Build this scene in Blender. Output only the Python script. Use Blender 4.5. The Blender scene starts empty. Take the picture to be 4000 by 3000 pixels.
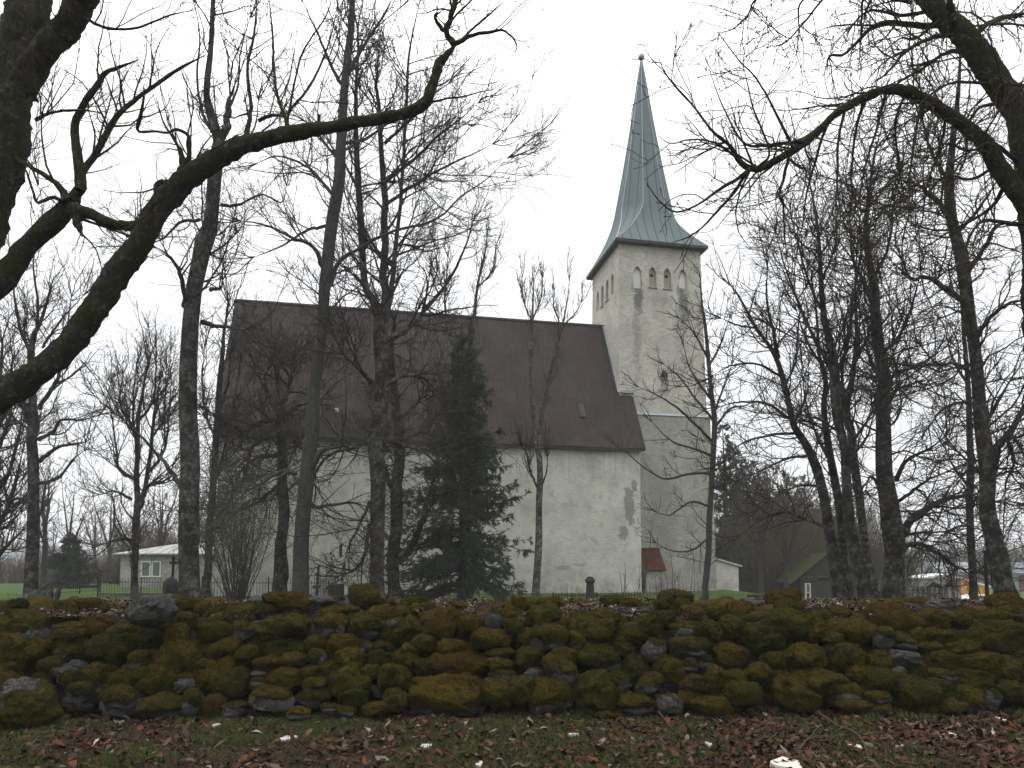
import bpy, bmesh, math
import numpy as np
from mathutils import Vector
from mathutils.geometry import tessellate_polygon
R_ = math.radians
C = bpy.context.scene.collection
SC = bpy.context.scene

# ------------------------------------------------------------------ camera, sky, sun, exposure
F, PITCH, HOR, EYE = 2667.9, 0.068, 2194.6, 1.6
CY = HOR - F*math.tan(PITCH)
cam = bpy.data.cameras.new('camera'); co = bpy.data.objects.new('camera', cam); C.objects.link(co)
cam.sensor_width = 36; cam.lens = 36*F/4000; cam.shift_y = (CY-1500)/4000
cam.clip_start = 0.05; cam.clip_end = 3000
co.location = (0, 0, EYE); co.rotation_euler = (math.pi/2+PITCH, 0, 0)
SC.camera = co

w = bpy.data.worlds.new('World'); SC.world = w; w.use_nodes = True
nt = w.node_tree; bg = nt.nodes['Background']
sky = nt.nodes.new('ShaderNodeTexSky'); sky.sky_type = 'NISHITA'; sky.sun_disc = False
SUN_EL, SUN_AZ = R_(55), R_(-42)          # azimuth clockwise from +Y
sky.sun_elevation = SUN_EL; sky.sun_rotation = SUN_AZ
sky.air_density = 1.0; sky.dust_density = 6.0; sky.ozone_density = 1.0
mx = nt.nodes.new('ShaderNodeMix'); mx.data_type = 'RGBA'
mx.inputs['Factor'].default_value = 0.9                        # a closed cloud cover
# overcast sky: brightest overhead, paler towards the horizon
tcw = nt.nodes.new('ShaderNodeTexCoord'); spw = nt.nodes.new('ShaderNodeSeparateXYZ'); nt.links.new(tcw.outputs['Generated'], spw.inputs[0])
rmp = nt.nodes.new('ShaderNodeValToRGB'); nt.links.new(spw.outputs[2], rmp.inputs[0])
e = rmp.color_ramp.elements; e[0].position = 0; e[0].color = (.262, .27, .28, 1); e[1].position = 1; e[1].color = (1, 1, 1, 1)
m_ = e.new(.5); m_.color = (.325, .33, .335, 1)
sc_ = nt.nodes.new('ShaderNodeVectorMath'); sc_.operation = 'SCALE'; sc_.inputs['Scale'].default_value = 41.0
nt.links.new(rmp.outputs[0], sc_.inputs[0]); nt.links.new(sc_.outputs[0], mx.inputs['B'])
nt.links.new(sky.outputs[0], mx.inputs['A']); nt.links.new(mx.outputs['Result'], bg.inputs[0])
bg.inputs[1].default_value = 0.1
sl = bpy.data.lights.new('sun', 'SUN'); so = bpy.data.objects.new('sun', sl); C.objects.link(so)
sl.energy = 0.9; sl.angle = R_(25); sl.color = (1, .97, .92)
so.rotation_euler = Vector((-math.sin(SUN_AZ)*math.cos(SUN_EL), -math.cos(SUN_AZ)*math.cos(SUN_EL), -math.sin(SUN_EL))).to_track_quat('-Z', 'Y').to_euler()
so.location = (0, 0, 60)
SC.view_settings.view_transform = 'Standard'; SC.view_settings.look = 'None'
SC.view_settings.exposure = 0.0; SC.view_settings.gamma = 1.0

# ------------------------------------------------------------------ helpers
CP, SP = math.cos(PITCH), math.sin(PITCH)
def at(x, y, Y):
    k = (CY-y)/F
    Z = Y*(SP+k*CP)/(CP-k*SP); d = Y*CP+Z*SP
    return np.array([(x-2000)/F*d, Y, Z+EYE])
def mpp(y, Y):                       # metres per photo pixel there
    k = (CY-y)/F; Z = Y*(SP+k*CP)/(CP-k*SP)
    return (Y*CP+Z*SP)/F
def ray(x, y):
    p = at(x, y, 1.0); return p-np.array([0, 0, EYE])
def gy(Y): return at_y(0.0, Y)
def at_y(z, Y):
    d = Y*CP+(z-EYE)*SP; v = -Y*SP+(z-EYE)*CP
    return CY-F*v/d
def nrm(a): return a/np.maximum(np.linalg.norm(a, axis=-1, keepdims=True), 1e-9)

def hsh(i, seed):
    h = (i[..., 0]*374761393+i[..., 1]*668265263+i[..., 2]*2147483647+seed*1274126177) & 0xffffffff
    h = ((h ^ (h >> 13))*1274126177) & 0xffffffff
    return ((h ^ (h >> 16)) & 0xffff)/32767.5-1
def vn(P, s=1.0, seed=0):            # value noise in -1..1
    P = np.asarray(P)*s; i = np.floor(P).astype(np.int64); f = P-i; f = f*f*(3-2*f)
    o = 0
    for a in (0, 1):
        for b in (0, 1):
            for c in (0, 1):
                wt = (f[..., 0] if a else 1-f[..., 0])*(f[..., 1] if b else 1-f[..., 1])*(f[..., 2] if c else 1-f[..., 2])
                o = o+wt*hsh(i+np.array([a, b, c]), seed)
    return o
def fbm(P, s=1.0, seed=0, n=3):
    o = 0; a = 1.0
    for k in range(n): o = o+a*vn(P, s*2**k, seed+k*7); a *= .5
    return o

def root_loc(o):
    while o.parent: o = o.parent
    return np.array(o.location)
def obj(name, V, Fc, mat, parent=None, smooth=False, attrs=None, loc=None, mats=None, midx=None):
    """one mesh object; V in world metres; faces as an index array (n,3|4) or list of lists"""
    V = np.asarray(V, dtype=np.float64).reshape(-1, 3)
    off = root_loc(parent) if parent else (np.array(loc) if loc is not None else np.zeros(3))
    V = V-off
    me = bpy.data.meshes.new(name)
    if isinstance(Fc, np.ndarray):
        n, k = Fc.shape
        me.vertices.add(len(V)); me.vertices.foreach_set('co', V.astype(np.float32).ravel())
        me.loops.add(n*k); me.loops.foreach_set('vertex_index', Fc.astype(np.int32).ravel())
        me.polygons.add(n); me.polygons.foreach_set('loop_start', np.arange(0, n*k, k, dtype=np.int32))
        me.update(calc_edges=True)
    else:
        me.from_pydata([tuple(v) for v in V], [], [tuple(int(i) for i in f) for f in Fc]); me.update()
    if smooth: me.polygons.foreach_set('use_smooth', np.ones(len(me.polygons), dtype=bool))
    for m in (mats or [mat]): me.materials.append(m)
    if midx is not None: me.polygons.foreach_set('material_index', np.asarray(midx, dtype=np.int32))
    for an, (tp, data) in (attrs or {}).items():
        a = me.attributes.new(an, tp, 'POINT')
        a.data.foreach_set('color' if tp == 'FLOAT_COLOR' else 'value', np.asarray(data, dtype=np.float32).ravel())
    o = bpy.data.objects.new(name, me); C.objects.link(o)
    if parent: o.parent = parent
    elif loc is not None: o.location = loc
    return o
def tag(o, label=None, cat=None, group=None, kind=None):
    if label: o['label'] = label
    if cat: o['category'] = cat
    if group: o['group'] = group
    if kind: o['kind'] = kind
    return o
def thing(name, label, cat, loc=(0, 0, 0), group=None):
    o = bpy.data.objects.new(name, None); C.objects.link(o)
    o.location = [float(c) for c in loc]; o.empty_display_size = .3
    return tag(o, label, cat, group)
def copy_tree(o, parent=None):
    c = o.copy(); C.objects.link(c)
    if parent: c.parent = parent
    for ch in [k for k in list(o.children)]: copy_tree(ch, c)
    return c

class MB:                            # collects shapes into one mesh
    def __init__(s): s.V = []; s.F = []; s.n = 0
    def add(s, V, Fc):
        V = [tuple(v) for v in V]; s.V += V; s.F += [[i+s.n for i in f] for f in Fc]; s.n += len(V); return s
    def hexa(s, P):                  # 8 points: bottom 4 ccw, top 4 ccw
        return s.add(P, [(0, 3, 2, 1), (4, 5, 6, 7), (0, 1, 5, 4), (1, 2, 6, 5), (2, 3, 7, 6), (3, 0, 4, 7)])
    def box(s, c, ax, ay, az):       # centre and three half-axis vectors
        c, ax, ay, az = map(np.array, (c, ax, ay, az))
        return s.hexa([c-ax-ay-az, c+ax-ay-az, c+ax+ay-az, c-ax+ay-az, c-ax-ay+az, c+ax-ay+az, c+ax+ay+az, c-ax+ay+az])
    def abox(s, x0, x1, y0, y1, z0, z1):
        return s.box(((x0+x1)/2, (y0+y1)/2, (z0+z1)/2), ((x1-x0)/2, 0, 0), (0, (y1-y0)/2, 0), (0, 0, (z1-z0)/2))
    def bar(s, a, b, r, k=6, r2=None):
        a, b = np.array(a, float), np.array(b, float); t = nrm(b-a); ref = np.array([0, 0, 1.]) if abs(t[2]) < .9 else np.array([1., 0, 0])
        u = nrm(np.cross(t, ref)); v = np.cross(t, u); r2 = r if r2 is None else r2
        V = [a+r*(math.cos(q)*u+math.sin(q)*v) for q in np.arange(k)*2*math.pi/k]+[b+r2*(math.cos(q)*u+math.sin(q)*v) for q in np.arange(k)*2*math.pi/k]
        return s.add(V, [(i, (i+1) % k, k+(i+1) % k, k+i) for i in range(k)]+[tuple(range(k))[::-1], tuple(range(k, 2*k))])
    def lathe(s, c, prof, k=16, sq=False):
        n = len(prof); V = []
        for r, z in prof:
            for q in range(k):
                a = (q+.5)*2*math.pi/k; V.append((c[0]+r*math.cos(a), c[1]+r*math.sin(a), c[2]+z))
        Fc = [(i*k+j, i*k+(j+1) % k, (i+1)*k+(j+1) % k, (i+1)*k+j) for i in range(n-1) for j in range(k)]
        return s.add(V, Fc+[tuple(range(k))[::-1], tuple(range((n-1)*k, n*k))])
    def build(s, name, mat, parent=None, smooth=False, loc=None): return obj(name, s.V, s.F, mat, parent, smooth, loc=loc)

# ------------------------------------------------------------------ materials
class NG:
    def __init__(s, name):
        s.m = bpy.data.materials.new(name); s.m.use_nodes = True; s.t = s.m.node_tree; s.b = s.t.nodes['Principled BSDF']
        s.tc = s.t.nodes.new('ShaderNodeTexCoord'); s.b.inputs['Specular IOR Level'].default_value = .05
    def n(s, typ, **kw):
        x = s.t.nodes.new(typ)
        for k, v in kw.items(): setattr(x, k, v)
        return x
    def l(s, a, b): s.t.links.new(a, b)
    def coord(s, sc=(1, 1, 1), src='Object', rot=(0, 0, 0)):
        m = s.n('ShaderNodeMapping'); m.inputs['Scale'].default_value = sc; m.inputs['Rotation'].default_value = rot
        s.l(s.tc.outputs[src], m.inputs[0]); return m.outputs[0]
    def noise(s, vec, scale, detail=4, rough=.55, dist=0):
        x = s.n('ShaderNodeTexNoise'); x.inputs['Scale'].default_value = scale; x.inputs['Detail'].default_value = detail
        x.inputs['Roughness'].default_value = rough; x.inputs['Distortion'].default_value = dist; s.l(vec, x.inputs['Vector']); return x.outputs['Fac']
    def ramp(s, fac, stops):
        r = s.n('ShaderNodeValToRGB'); e = r.color_ramp.elements
        while len(e) < len(stops): e.new(.5)
        for q, (p, c) in zip(e, stops):
            q.position = p; q.color = (c, c, c, 1) if isinstance(c, (int, float)) else (*c, 1)
        s.l(fac, r.inputs[0]); return r.outputs[0]
    def mix(s, fac, a, b, bt='MIX'):
        x = s.n('ShaderNodeMix'); x.data_type = 'RGBA'; x.blend_type = bt
        for v, i in ((fac, 'Factor'), (a, 'A'), (b, 'B')):
            if hasattr(v, 'links'): s.l(v, x.inputs[i])
            else: x.inputs[i].default_value = v if i == 'Factor' else ((*v, 1) if len(v) == 3 else v)
        return x.outputs['Result']
    def math(s, op, a, b=None, c=None):
        x = s.n('ShaderNodeMath'); x.operation = op
        for i, v in enumerate((a, b, c)):
            if v is None: continue
            if hasattr(v, 'links'): s.l(v, x.inputs[i])
            else: x.inputs[i].default_value = v
        return x.outputs[0]
    def bump(s, h, strength=.5, dist=.02, prev=None):
        x = s.n('ShaderNodeBump'); x.inputs['Strength'].default_value = strength; x.inputs['Distance'].default_value = dist
        s.l(h, x.inputs['Height'])
        if prev is not None: s.l(prev, x.inputs['Normal'])
        s.l(x.outputs[0], s.b.inputs['Normal']); return x.outputs[0]
    def done(s, col, rough=.85, metal=0):
        if hasattr(col, 'links'): s.l(col, s.b.inputs['Base Color'])
        else: s.b.inputs['Base Color'].default_value = (*col, 1)
        if hasattr(rough, 'links'): s.l(rough, s.b.inputs['Roughness'])
        else: s.b.inputs['Roughness'].default_value = rough
        if not hasattr(rough, 'links') and rough < .6: s.b.inputs['Specular IOR Level'].default_value = .45
        s.b.inputs['Metallic'].default_value = metal; return s.m

def simple(name, a, b, scale=6, rough=.8, bump=.3, dist=.01, stretch=(1, 1, 1), metal=0):
    g = NG(name); v = g.coord(stretch); f = g.noise(v, scale, 6, .62)
    if bump: g.bump(g.noise(v, scale*4, 5, .6), bump, dist)
    return g.done(g.ramp(f, [(.32, a), (.68, b)]), rough, metal)

def bark(name, dark, light, lich, moss, mossamt=.5, lichamt=.35, sc=1.0):
    g = NG(name); v = g.coord((1, 1, .25)); v1 = g.coord()
    f = g.noise(v, 14*sc, 7, .65, .6); c = g.ramp(f, [(.3, dark), (.7, light)])
    l = g.ramp(g.noise(v1, 9*sc, 7, .75), [(.60-lichamt*.2, 0), (.68-lichamt*.2, 1)])
    c = g.mix(g.math('MULTIPLY', l, .6), c, lich)
    m = g.ramp(g.noise(v1, 2.6*sc, 7, .7), [(.66-mossamt*.3, 0), (.80-mossamt*.3, 1)])
    c = g.mix(g.math('MULTIPLY', m, .85), c, moss)
    b1 = g.bump(f, 1.0, .06); g.bump(g.noise(v1, 60*sc, 4, .6), .7, .012, b1)
    return g.done(c, .95)
BARK_NEAR = bark('bark_near', (.014, .012, .0105), (.056, .047, .041), (.17, .155, .135), (.024, .032, .007), .75, .3, 1.6)
BARK_MAPLE = bark('bark_maple', (.024, .022, .020), (.076, .068, .062), (.17, .165, .15), (.010, .009, .006), .75, .5)
BARK_GREY = bark('bark_grey', (.034, .032, .031), (.072, .069, .066), (.11, .11, .105), (.04, .038, .03), .1, .25)
BARK_BROWN = bark('bark_brown', (.035, .028, .022), (.075, .06, .048), (.13, .12, .10), (.03, .028, .016), .35, .2)
BARK_PALE = bark('bark_pale', (.03, .027, .025), (.085, .08, .074), (.28, .27, .25), (.02, .018, .015), .35, .45)
def twigm(name, a, b): return simple(name, a, b, 3, .9, 0)
TWIG_DARK = twigm('twig_dark', (.018, .015, .013), (.045, .036, .028))
TWIG_NEAR = twigm('twig_near', (.022, .017, .012), (.06, .045, .028))
TWIG_BROWN = twigm('twig_brown', (.05, .038, .026), (.10, .08, .055))
TWIG_GREY = twigm('twig_grey', (.035, .032, .029), (.08, .073, .066))
TWIG_FAR = twigm('twig_far', (.075, .065, .057), (.14, .125, .11))  # fading with distance painted into the colour: paler than near twigs
NEEDLE = simple('spruce_needles', (.026, .040, .026), (.068, .090, .056), 2.5, .8, 0)
NEEDLE_FAR = simple('spruce_needles_far', (.022, .035, .024), (.05, .07, .045), 1.5, .85, 0)
BUD = simple('chestnut_bud', (.05, .035, .02), (.14, .12, .05), 20, .6, 0)

# ------------------------------------------------------------------ branches
def tubes(batches, kmin=3):
    """batches of (P (N,S,3), R (N,S), k) -> vertices, quads"""
    VV = []; FF = []; n0 = 0
    for P, R, k in batches:
        N, S = R.shape
        if N == 0: continue
        T = nrm(np.gradient(P, axis=1)); mt = nrm(P[:, -1]-P[:, 0])
        ref = np.where(np.abs(mt[:, 2:3]) < .8, np.array([[0, 0, 1.]]), np.array([[1., 0, 0]]))[:, None, :]
        U = nrm(np.cross(T, ref)); W = np.cross(T, U)
        q = np.arange(k)*2*math.pi/k
        V = P[:, :, None, :]+R[:, :, None, None]*(np.cos(q)[None, None, :, None]*U[:, :, None, :]+np.sin(q)[None, None, :, None]*W[:, :, None, :])
        idx = n0+np.arange(N*S*k).reshape(N, S, k)
        a = idx[:, :-1, :]; b = np.roll(a, -1, axis=2); d = idx[:, 1:, :]; c = np.roll(d, -1, axis=2)
        VV.append(V.reshape(-1, 3)); FF.append(np.stack([a, b, c, d], -1).reshape(-1, 4)); n0 += N*S*k
    return np.concatenate(VV), np.concatenate(FF)

def grow(rng, P, R, dens, tr, ang, ln, rr, S=5, wig=.25, trop=(0, 0, 0), tropk=0., rtip=.004, tpow=1.0, shape=.5, bias=None, rmax=9, curl=0.):
    """children along every branch: dens per metre, t-range, angle range (deg), length range (m) or fraction of parent"""
    N, S0 = R.shape
    L = np.linalg.norm(np.diff(P, axis=1), axis=2).sum(1)
    cnt = rng.poisson(np.maximum(L*(tr[1]-tr[0])*dens, 0)); par = np.repeat(np.arange(N), cnt); M = len(par)
    if M == 0: return np.zeros((0, S, 3)), np.zeros((0, S))
    t = tr[0]+(tr[1]-tr[0])*rng.random(M)**tpow
    f = t*(S0-1); i = np.minimum(f.astype(int), S0-2); a = (f-i)[:, None]
    p0 = P[par, i]*(1-a)+P[par, i+1]*a; tg = nrm(P[par, i+1]-P[par, i]); r0 = R[par, i]*(1-a[:, 0])+R[par, i+1]*a[:, 0]
    rv = rng.normal(size=(M, 3))
    if bias is not None: rv = rv+np.array(bias)
    rv = nrm(rv-(rv*tg).sum(1, keepdims=True)*tg)
    an = np.radians(rng.uniform(ang[0], ang[1], M))[:, None]
    d = np.cos(an)*tg+np.sin(an)*rv
    if isinstance(ln, tuple): l = rng.uniform(ln[0], ln[1], M)
    else: l = L[par]*ln*rng.uniform(.55, 1.25, M)
    l = l*(1-shape*t)
    rs = np.minimum(np.minimum(r0*rr, rmax), l*.013+.004); rs = np.maximum(rs, rtip*1.2)
    out = np.zeros((M, S, 3)); out[:, 0] = p0; rad = np.zeros((M, S)); rad[:, 0] = rs
    cv = nrm(rng.normal(size=(M, 3)))*curl
    tv = np.array(trop)
    for s in range(1, S):
        d = nrm(d+rng.normal(size=(M, 3))*wig+tv*tropk+cv)
        out[:, s] = out[:, s-1]+d*(l/(S-1))[:, None]
        rad[:, s] = rs+(rtip-rs)*(s/(S-1))**.8
    return out, rad

def spline(pts, S):
    pts = np.array(pts, float); n = len(pts)
    if n == 2: e = np.vstack([2*pts[0]-pts[1], pts, 2*pts[1]-pts[0]])
    else: e = np.vstack([2*pts[0]-pts[1], pts, 2*pts[-1]-pts[-2]])
    u = np.linspace(0, n-1, S); i = np.minimum(u.astype(int), n-2); f = (u-i)[:, None]
    a, b, c, d = e[i], e[i+1], e[i+2], e[i+3]
    return .5*((2*b)+(c-a)*f+(2*a-5*b+4*c-d)*f**2+(3*b-a-3*c+d)*f**3)
def path(px, Y, S=24, ground=False, wob=0., seed=0, dY=(0, 0)):
    """explicit limb: photo points (x, y, width) at depth Y (+dY ramp) -> polyline and radii in metres"""
    px = [tuple(p) for p in px]; n = len(px)
    if ground:
        x, y, w = px[0]; x2, y2, w2 = px[1]
        g = at_y(-.12, Y); sl_ = 0.5*(x-x2)/(y-y2) if y != y2 else 0
        px = [(x+sl_*(g-y), g, w*1.35), (x+sl_*(g-y)*.6, y+(g-y)*.6, w*1.08)]+px; n += 2
    if not ground and len(px) > 2: px[-1] = (px[-1][0], px[-1][1], px[-1][2]*.4)
    W = []
    for j, (x, y, w) in enumerate(px):
        yy = Y+dY[0]+(dY[1]-dY[0])*j/max(n-1, 1)
        p = at(x, y, yy); W.append([*p, w*.5*mpp(y, yy)])
    A = spline(W, S); P = A[:, :3]; R = np.maximum(A[:, 3], .003)
    if wob:
        t = np.arange(S)[:, None]*(17./S)+seed*13.7
        P = P+wob*R[:, None]*np.concatenate([vn(np.hstack([t, t*0+1, t*0+seed]), 1, 5), vn(np.hstack([t, t*0+9, t*0+seed]), 1, 6), vn(np.hstack([t, t*0+5, t*0]), 1, 7)]).reshape(3, -1).T
        if ground: P[0, 2] = min(P[0, 2], -.05)
    return P, R
def rough_limb(P, R, k, seed, amp=.16):
    """a thick limb with bumpy bark relief"""
    V, Fq = tubes([(P[None], R[None], k)])
    ctr = np.repeat(P, k, axis=0); rr = np.repeat(R, k)
    d = nrm(V-ctr); q = np.stack([V[:, 0], V[:, 1], V[:, 2]*.6], 1)
    h = fbm(q, 2.2, seed, 2)*.40+fbm(q, 8, seed+3, 2)*.4+fbm(q, 28, seed+5, 2)*(.5 if k > 20 else .28)
    return V+d*(rr*amp*h)[:, None], Fq
def cat(parts):
    VV = []; FF = []; n = 0
    for V, Fq in parts: VV.append(V); FF.append(Fq+n); n += len(V)
    return np.concatenate(VV), np.concatenate(FF)

def tree(label, Y, trunk, limbs=(), crown=(), seed=1, mats=(None, None), name='bare_tree', group=None, k=14, t0=.35, cut=None, shoots=None, limb_parts=False, trunk_S=40, amp=.16, dYs=None, wob=.35, tgrow=True, catname='tree'):
    """trunk and limbs traced at real distance, crown grown from them level by level"""
    rng = np.random.default_rng(seed); trunk = [(x, y, w*.88) for x, y, w in trunk]; limbs = [[(x, y, w*.85) for x, y, w in l] for l in limbs]
    TP, TR = path(trunk, Y, trunk_S, True, wob, seed)
    root = thing(name, label, catname, (TP[0, 0], TP[0, 1], 0), group)
    V, Fq = rough_limb(TP, TR, k, seed, amp); obj('trunk', V, Fq, mats[0], root, True)
    src = [(TP, TR)] if tgrow else []; LP = []
    for j, l in enumerate(limbs):
        dy = dYs[j] if dYs and j < len(dYs) else (rng.uniform(-.2, .2), rng.uniform(-1.6, 1.6)*min(1, Y/22))
        if abs(dy[0]) < .25: dy = (0, dy[1])
        P, R = path(l, Y, 22, False, .5, seed*31+j, dy); src.append((P, R)); LP.append(rough_limb(P, R, 8, seed+j, .14))
    if LP:
        for q in LP: obj('limb', q[0], q[1], mats[0], root, True)
    lv = []; bt = []
    for j, lev in enumerate(crown):
        lev = dict(lev); frm = lev.pop('src', None)
        if j == 0:
            acc = [grow(rng, P[None], R[None], tr=(t0 if (q == 0 and tgrow) else .12, .98), **lev) for q, (P, R) in enumerate(src)]
            for P, R in src:
                e = [grow(rng, P[None], np.maximum(R[None], .02), 900, (1-.0045*1.0/max(np.linalg.norm(P[-1]-P[-2]), .05), 1), (2, 38), (lev['ln'][0]*.6, lev['ln'][1]*.75), .9, lev['S'], lev['wig'], lev['trop'], lev['tropk'], lev['rtip'], shape=0)]
                e = [(a[0][:4], a[1][:4]) for a in e]; acc += e
            P = np.concatenate([a[0] for a in acc]); R = np.concatenate([a[1] for a in acc])
        else:
            tr = lev.pop('tr', (.12, 1)); P, R = grow(rng, lv[-1][0], lv[-1][1], tr=tr, **lev)
        lv.append((P, R)); bt.append((P, R, 6 if j == 0 else (4 if j == 1 else 3)))
    if shoots:
        acc = [grow(rng, P[None], R[None], **shoots) for P, R in src]
        P = np.concatenate([a[0] for a in acc]); R = np.concatenate([a[1] for a in acc]); bt.append((P, R, 4))
        P2, R2 = grow(rng, P, R, 3.2, (.15, 1), (20, 50), .35, .6, 4, .2, (0, 0, 1), .12, .0035); bt.append((P2, R2, 3)); lv.append((P2, R2))
    V, Fq = tubes(bt); obj('crown', V, Fq, mats[1], root, True)
    return root, lv, src
UP = (0, 0, 1)

# ------------------------------------------------------------------ ground
def smooth(a, b, x): t = np.clip((x-a)/(b-a), 0, 1); return t*t*(3-2*t)
def gz(x, y):
    x = np.asarray(x, float); y = np.asarray(y, float)
    z = -1.0*smooth(11.5, 19, x)*smooth(26, 42, y)-1.6*smooth(16, 40, x)*smooth(42, 75, y)
    P = np.stack([x, y, x*0], -1)
    near = smooth(60, 10, y)
    return z+near*(.035*vn(P, .35, 11)+.02*vn(P, 1.1, 12))*smooth(4.5, 6, np.abs(y-9.3)+3.2)
def ground_mat():
    g = NG('ground'); v = g.coord(); f = g.noise(v, 11, 9, .8); f2 = g.noise(v, .6, 4, .6)
    lit = g.ramp(f, [(.3, (.012, .010, .007)), (.5, (.028, .021, .014)), (.72, (.05, .038, .027))])
    gr = g.ramp(g.noise(v, 26, 7, .8), [(.36, (.010, .012, .005)), (.64, (.036, .042, .015))])
    c = g.mix(g.ramp(f2, [(.42, 0), (.6, .8)]), lit, gr)
    g.bump(g.noise(v, 25, 6, .7), .8, .03); return g.done(c, .95)
def lawn_mat():
    g = NG('lawn'); v = g.coord(); f = g.noise(v, .5, 5, .6); f2 = g.noise(v, 22, 6, .75)
    c = g.mix(g.ramp(f, [(.35, 0), (.65, 1)]), (.034, .068, .014), (.058, .090, .024))
    c = g.mix(g.ramp(f2, [(.4, 0), (.75, .75)]), c, (.03, .045, .015))
    c = g.mix(g.ramp(g.noise(v, 1.7, 6, .7), [(.58, 0), (.72, .6)]), c, (.06, .052, .03))
    g.bump(f2, .9, .04); return g.done(c, .95)
def sheet(name, xs, ys, mat, dz=0.):
    X, Y = np.meshgrid(xs, ys); V = np.stack([X, Y, gz(X, Y)+dz], -1).reshape(-1, 3); n, m = len(ys), len(xs)
    i = np.arange(n*m).reshape(n, m); Fq = np.stack([i[:-1, :-1], i[:-1, 1:], i[1:, 1:], i[1:, :-1]], -1).reshape(-1, 4)
    return tag(obj(name, V, Fq, mat, smooth=True), kind='structure')
def spread(a, b, step, grow_=1.12, far=1500):
    p = list(np.arange(0, b, step)); s = step
    while p[-1] < far: s *= grow_; p.append(p[-1]+s)
    return np.array(p)
_h = spread(0, 14, .25); XS = np.concatenate([-_h[:0:-1], _h])
_y = spread(0, 45, .3); YS = np.concatenate([-spread(0, 4, .8)[:0:-1], _y])
sheet('ground', XS, YS, ground_mat())
sheet('lawn', XS, 10.6+np.concatenate([np.arange(0, 40, .4), spread(40, 60, 1.5)+40]), lawn_mat(), .012)

# ------------------------------------------------------------------ church
TH, X0, Y0, NL, HW, ZE, ZR = .198, 6.767, 35.821, 20.92, 3.907, 8.025, 15.369
UT, VT, WT, DT, ZT, OV, ZS, BAT = -.489, 1.477, 4.927, 4.728, 19.318, .311, 19.54, .014
CT, ST = math.cos(TH), math.sin(TH)
def W(u, v, z): return np.array([X0+CT*u-ST*v, Y0+ST*u+CT*v, z])
UD, VD, ZD = np.array([CT, ST, 0]), np.array([-ST, CT, 0]), np.array([0, 0, 1.])
def hit(x, y, v):                    # photo point on the church plane at depth v -> (u, z)
    d = ray(x, y); k = (v-np.dot(np.array([0, 0, 0])-np.array([X0, Y0, 0]), VD))/np.dot(d, VD); p = d*k+np.array([0, 0, EYE])
    return float(np.dot(p-np.array([X0, Y0, 0]), UD)), float(p[2])

def plaster(name, base, grey, dark, patches=(), streaks=(), rubble=.5, grime=.5, top=None):
    g = NG(name); v = g.coord(rot=(0, 0, -TH)); sp = g.n('ShaderNodeSeparateXYZ'); g.l(v, sp.inputs[0])
    hz = g.coord((1.15, 1.15, 1.9), rot=(0, 0, -TH))
    course = g.noise(hz, 3.6, 8, .72, .9); fine = g.noise(v, 26, 5, .7); big = g.noise(v, .55, 6, .65)
    c = g.mix(g.ramp(big, [(.36, 0), (.62, 1)]), base, tuple(.74*b for b in base))
    c = g.mix(g.ramp(course, [(.50-.06*rubble, 0), (.64-.06*rubble, .85*rubble+.12)]), c, grey)
    c = g.mix(g.ramp(g.noise(v, 1.7, 8, .76), [(.50, 0), (.70, .85*grime)]), c, dark)
    c = g.mix(g.ramp(g.noise(v, 9, 4, .6), [(.68, 0), (.74, .8*grime)]), c, tuple(.6*d for d in dark))
    wig = g.noise(v, 2.3, 6, .7)
    def blob(cx, cz, rx, rz, amt, col, c, hard=.25):
        a = g.math('DIVIDE', g.math('SUBTRACT', sp.outputs[0], cx), rx); b = g.math('DIVIDE', g.math('SUBTRACT', sp.outputs[2], cz), rz)
        d = g.math('SQRT', g.math('ADD', g.math('MULTIPLY', a, a), g.math('MULTIPLY', b, b)))
        d = g.math('ADD', d, g.math('MULTIPLY', g.math('SUBTRACT', wig, .5), 2.6))
        return g.mix(g.math('MULTIPLY', g.ramp(d, [(.75-hard, 1), (.75+hard, 0)]), amt), c, col)
    for p in patches: c = blob(*p[:4], p[4], p[5], c, p[6] if len(p) > 6 else .08)
    for p in streaks: c = blob(*p[:4], p[4], p[5], c, .4)
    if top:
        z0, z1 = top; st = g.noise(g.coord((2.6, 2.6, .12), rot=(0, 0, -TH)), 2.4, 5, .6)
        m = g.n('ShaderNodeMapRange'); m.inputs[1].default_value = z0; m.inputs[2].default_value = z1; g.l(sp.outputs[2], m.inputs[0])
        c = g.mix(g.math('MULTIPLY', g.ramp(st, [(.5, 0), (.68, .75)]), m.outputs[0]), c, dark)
    zg = g.n('ShaderNodeMapRange'); zg.inputs[1].default_value = 1.6; zg.inputs[2].default_value = .0; g.l(sp.outputs[2], zg.inputs[0])
    c = g.mix(g.math('MULTIPLY', g.ramp(g.noise(v, 1.4, 6, .7), [(.42, 0), (.62, .8)]), zg.outputs[0]), c, dark)
    b1 = g.bump(course, .75*rubble+.25, .13); g.bump(fine, .45, .03, b1)
    return g.done(c, .95)
GREYP = (.20, .20, .185)
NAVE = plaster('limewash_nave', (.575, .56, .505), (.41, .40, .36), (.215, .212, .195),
               [(-.62, 4.6, .42, 1.25, .85, GREYP), (-.95, 3.1, .34, .5, .8, GREYP), (-.35, 5.6, .25, .35, .8, GREYP), (-8.3, 1.9, .5, .25, .5, GREYP), (-4.3, 1.3, .6, .15, .7, (.26, .26, .25)), (-3.4, 1.45, .4, .1, .6, (.26, .26, .25)), (-2.6, 6.6, .5, 1.1, .4, (.3, .3, .275), .35), (-5.2, 4.2, 1.4, .5, .3, (.33, .33, .3), .4), (-9.5, 5.4, 2.0, .8, .3, (.33, .33, .3), .4), (-14, 3.2, 2.2, 1.0, .3, (.33, .33, .3), .4)], rubble=.25, grime=.75, top=(5.2, 8.2))
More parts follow.
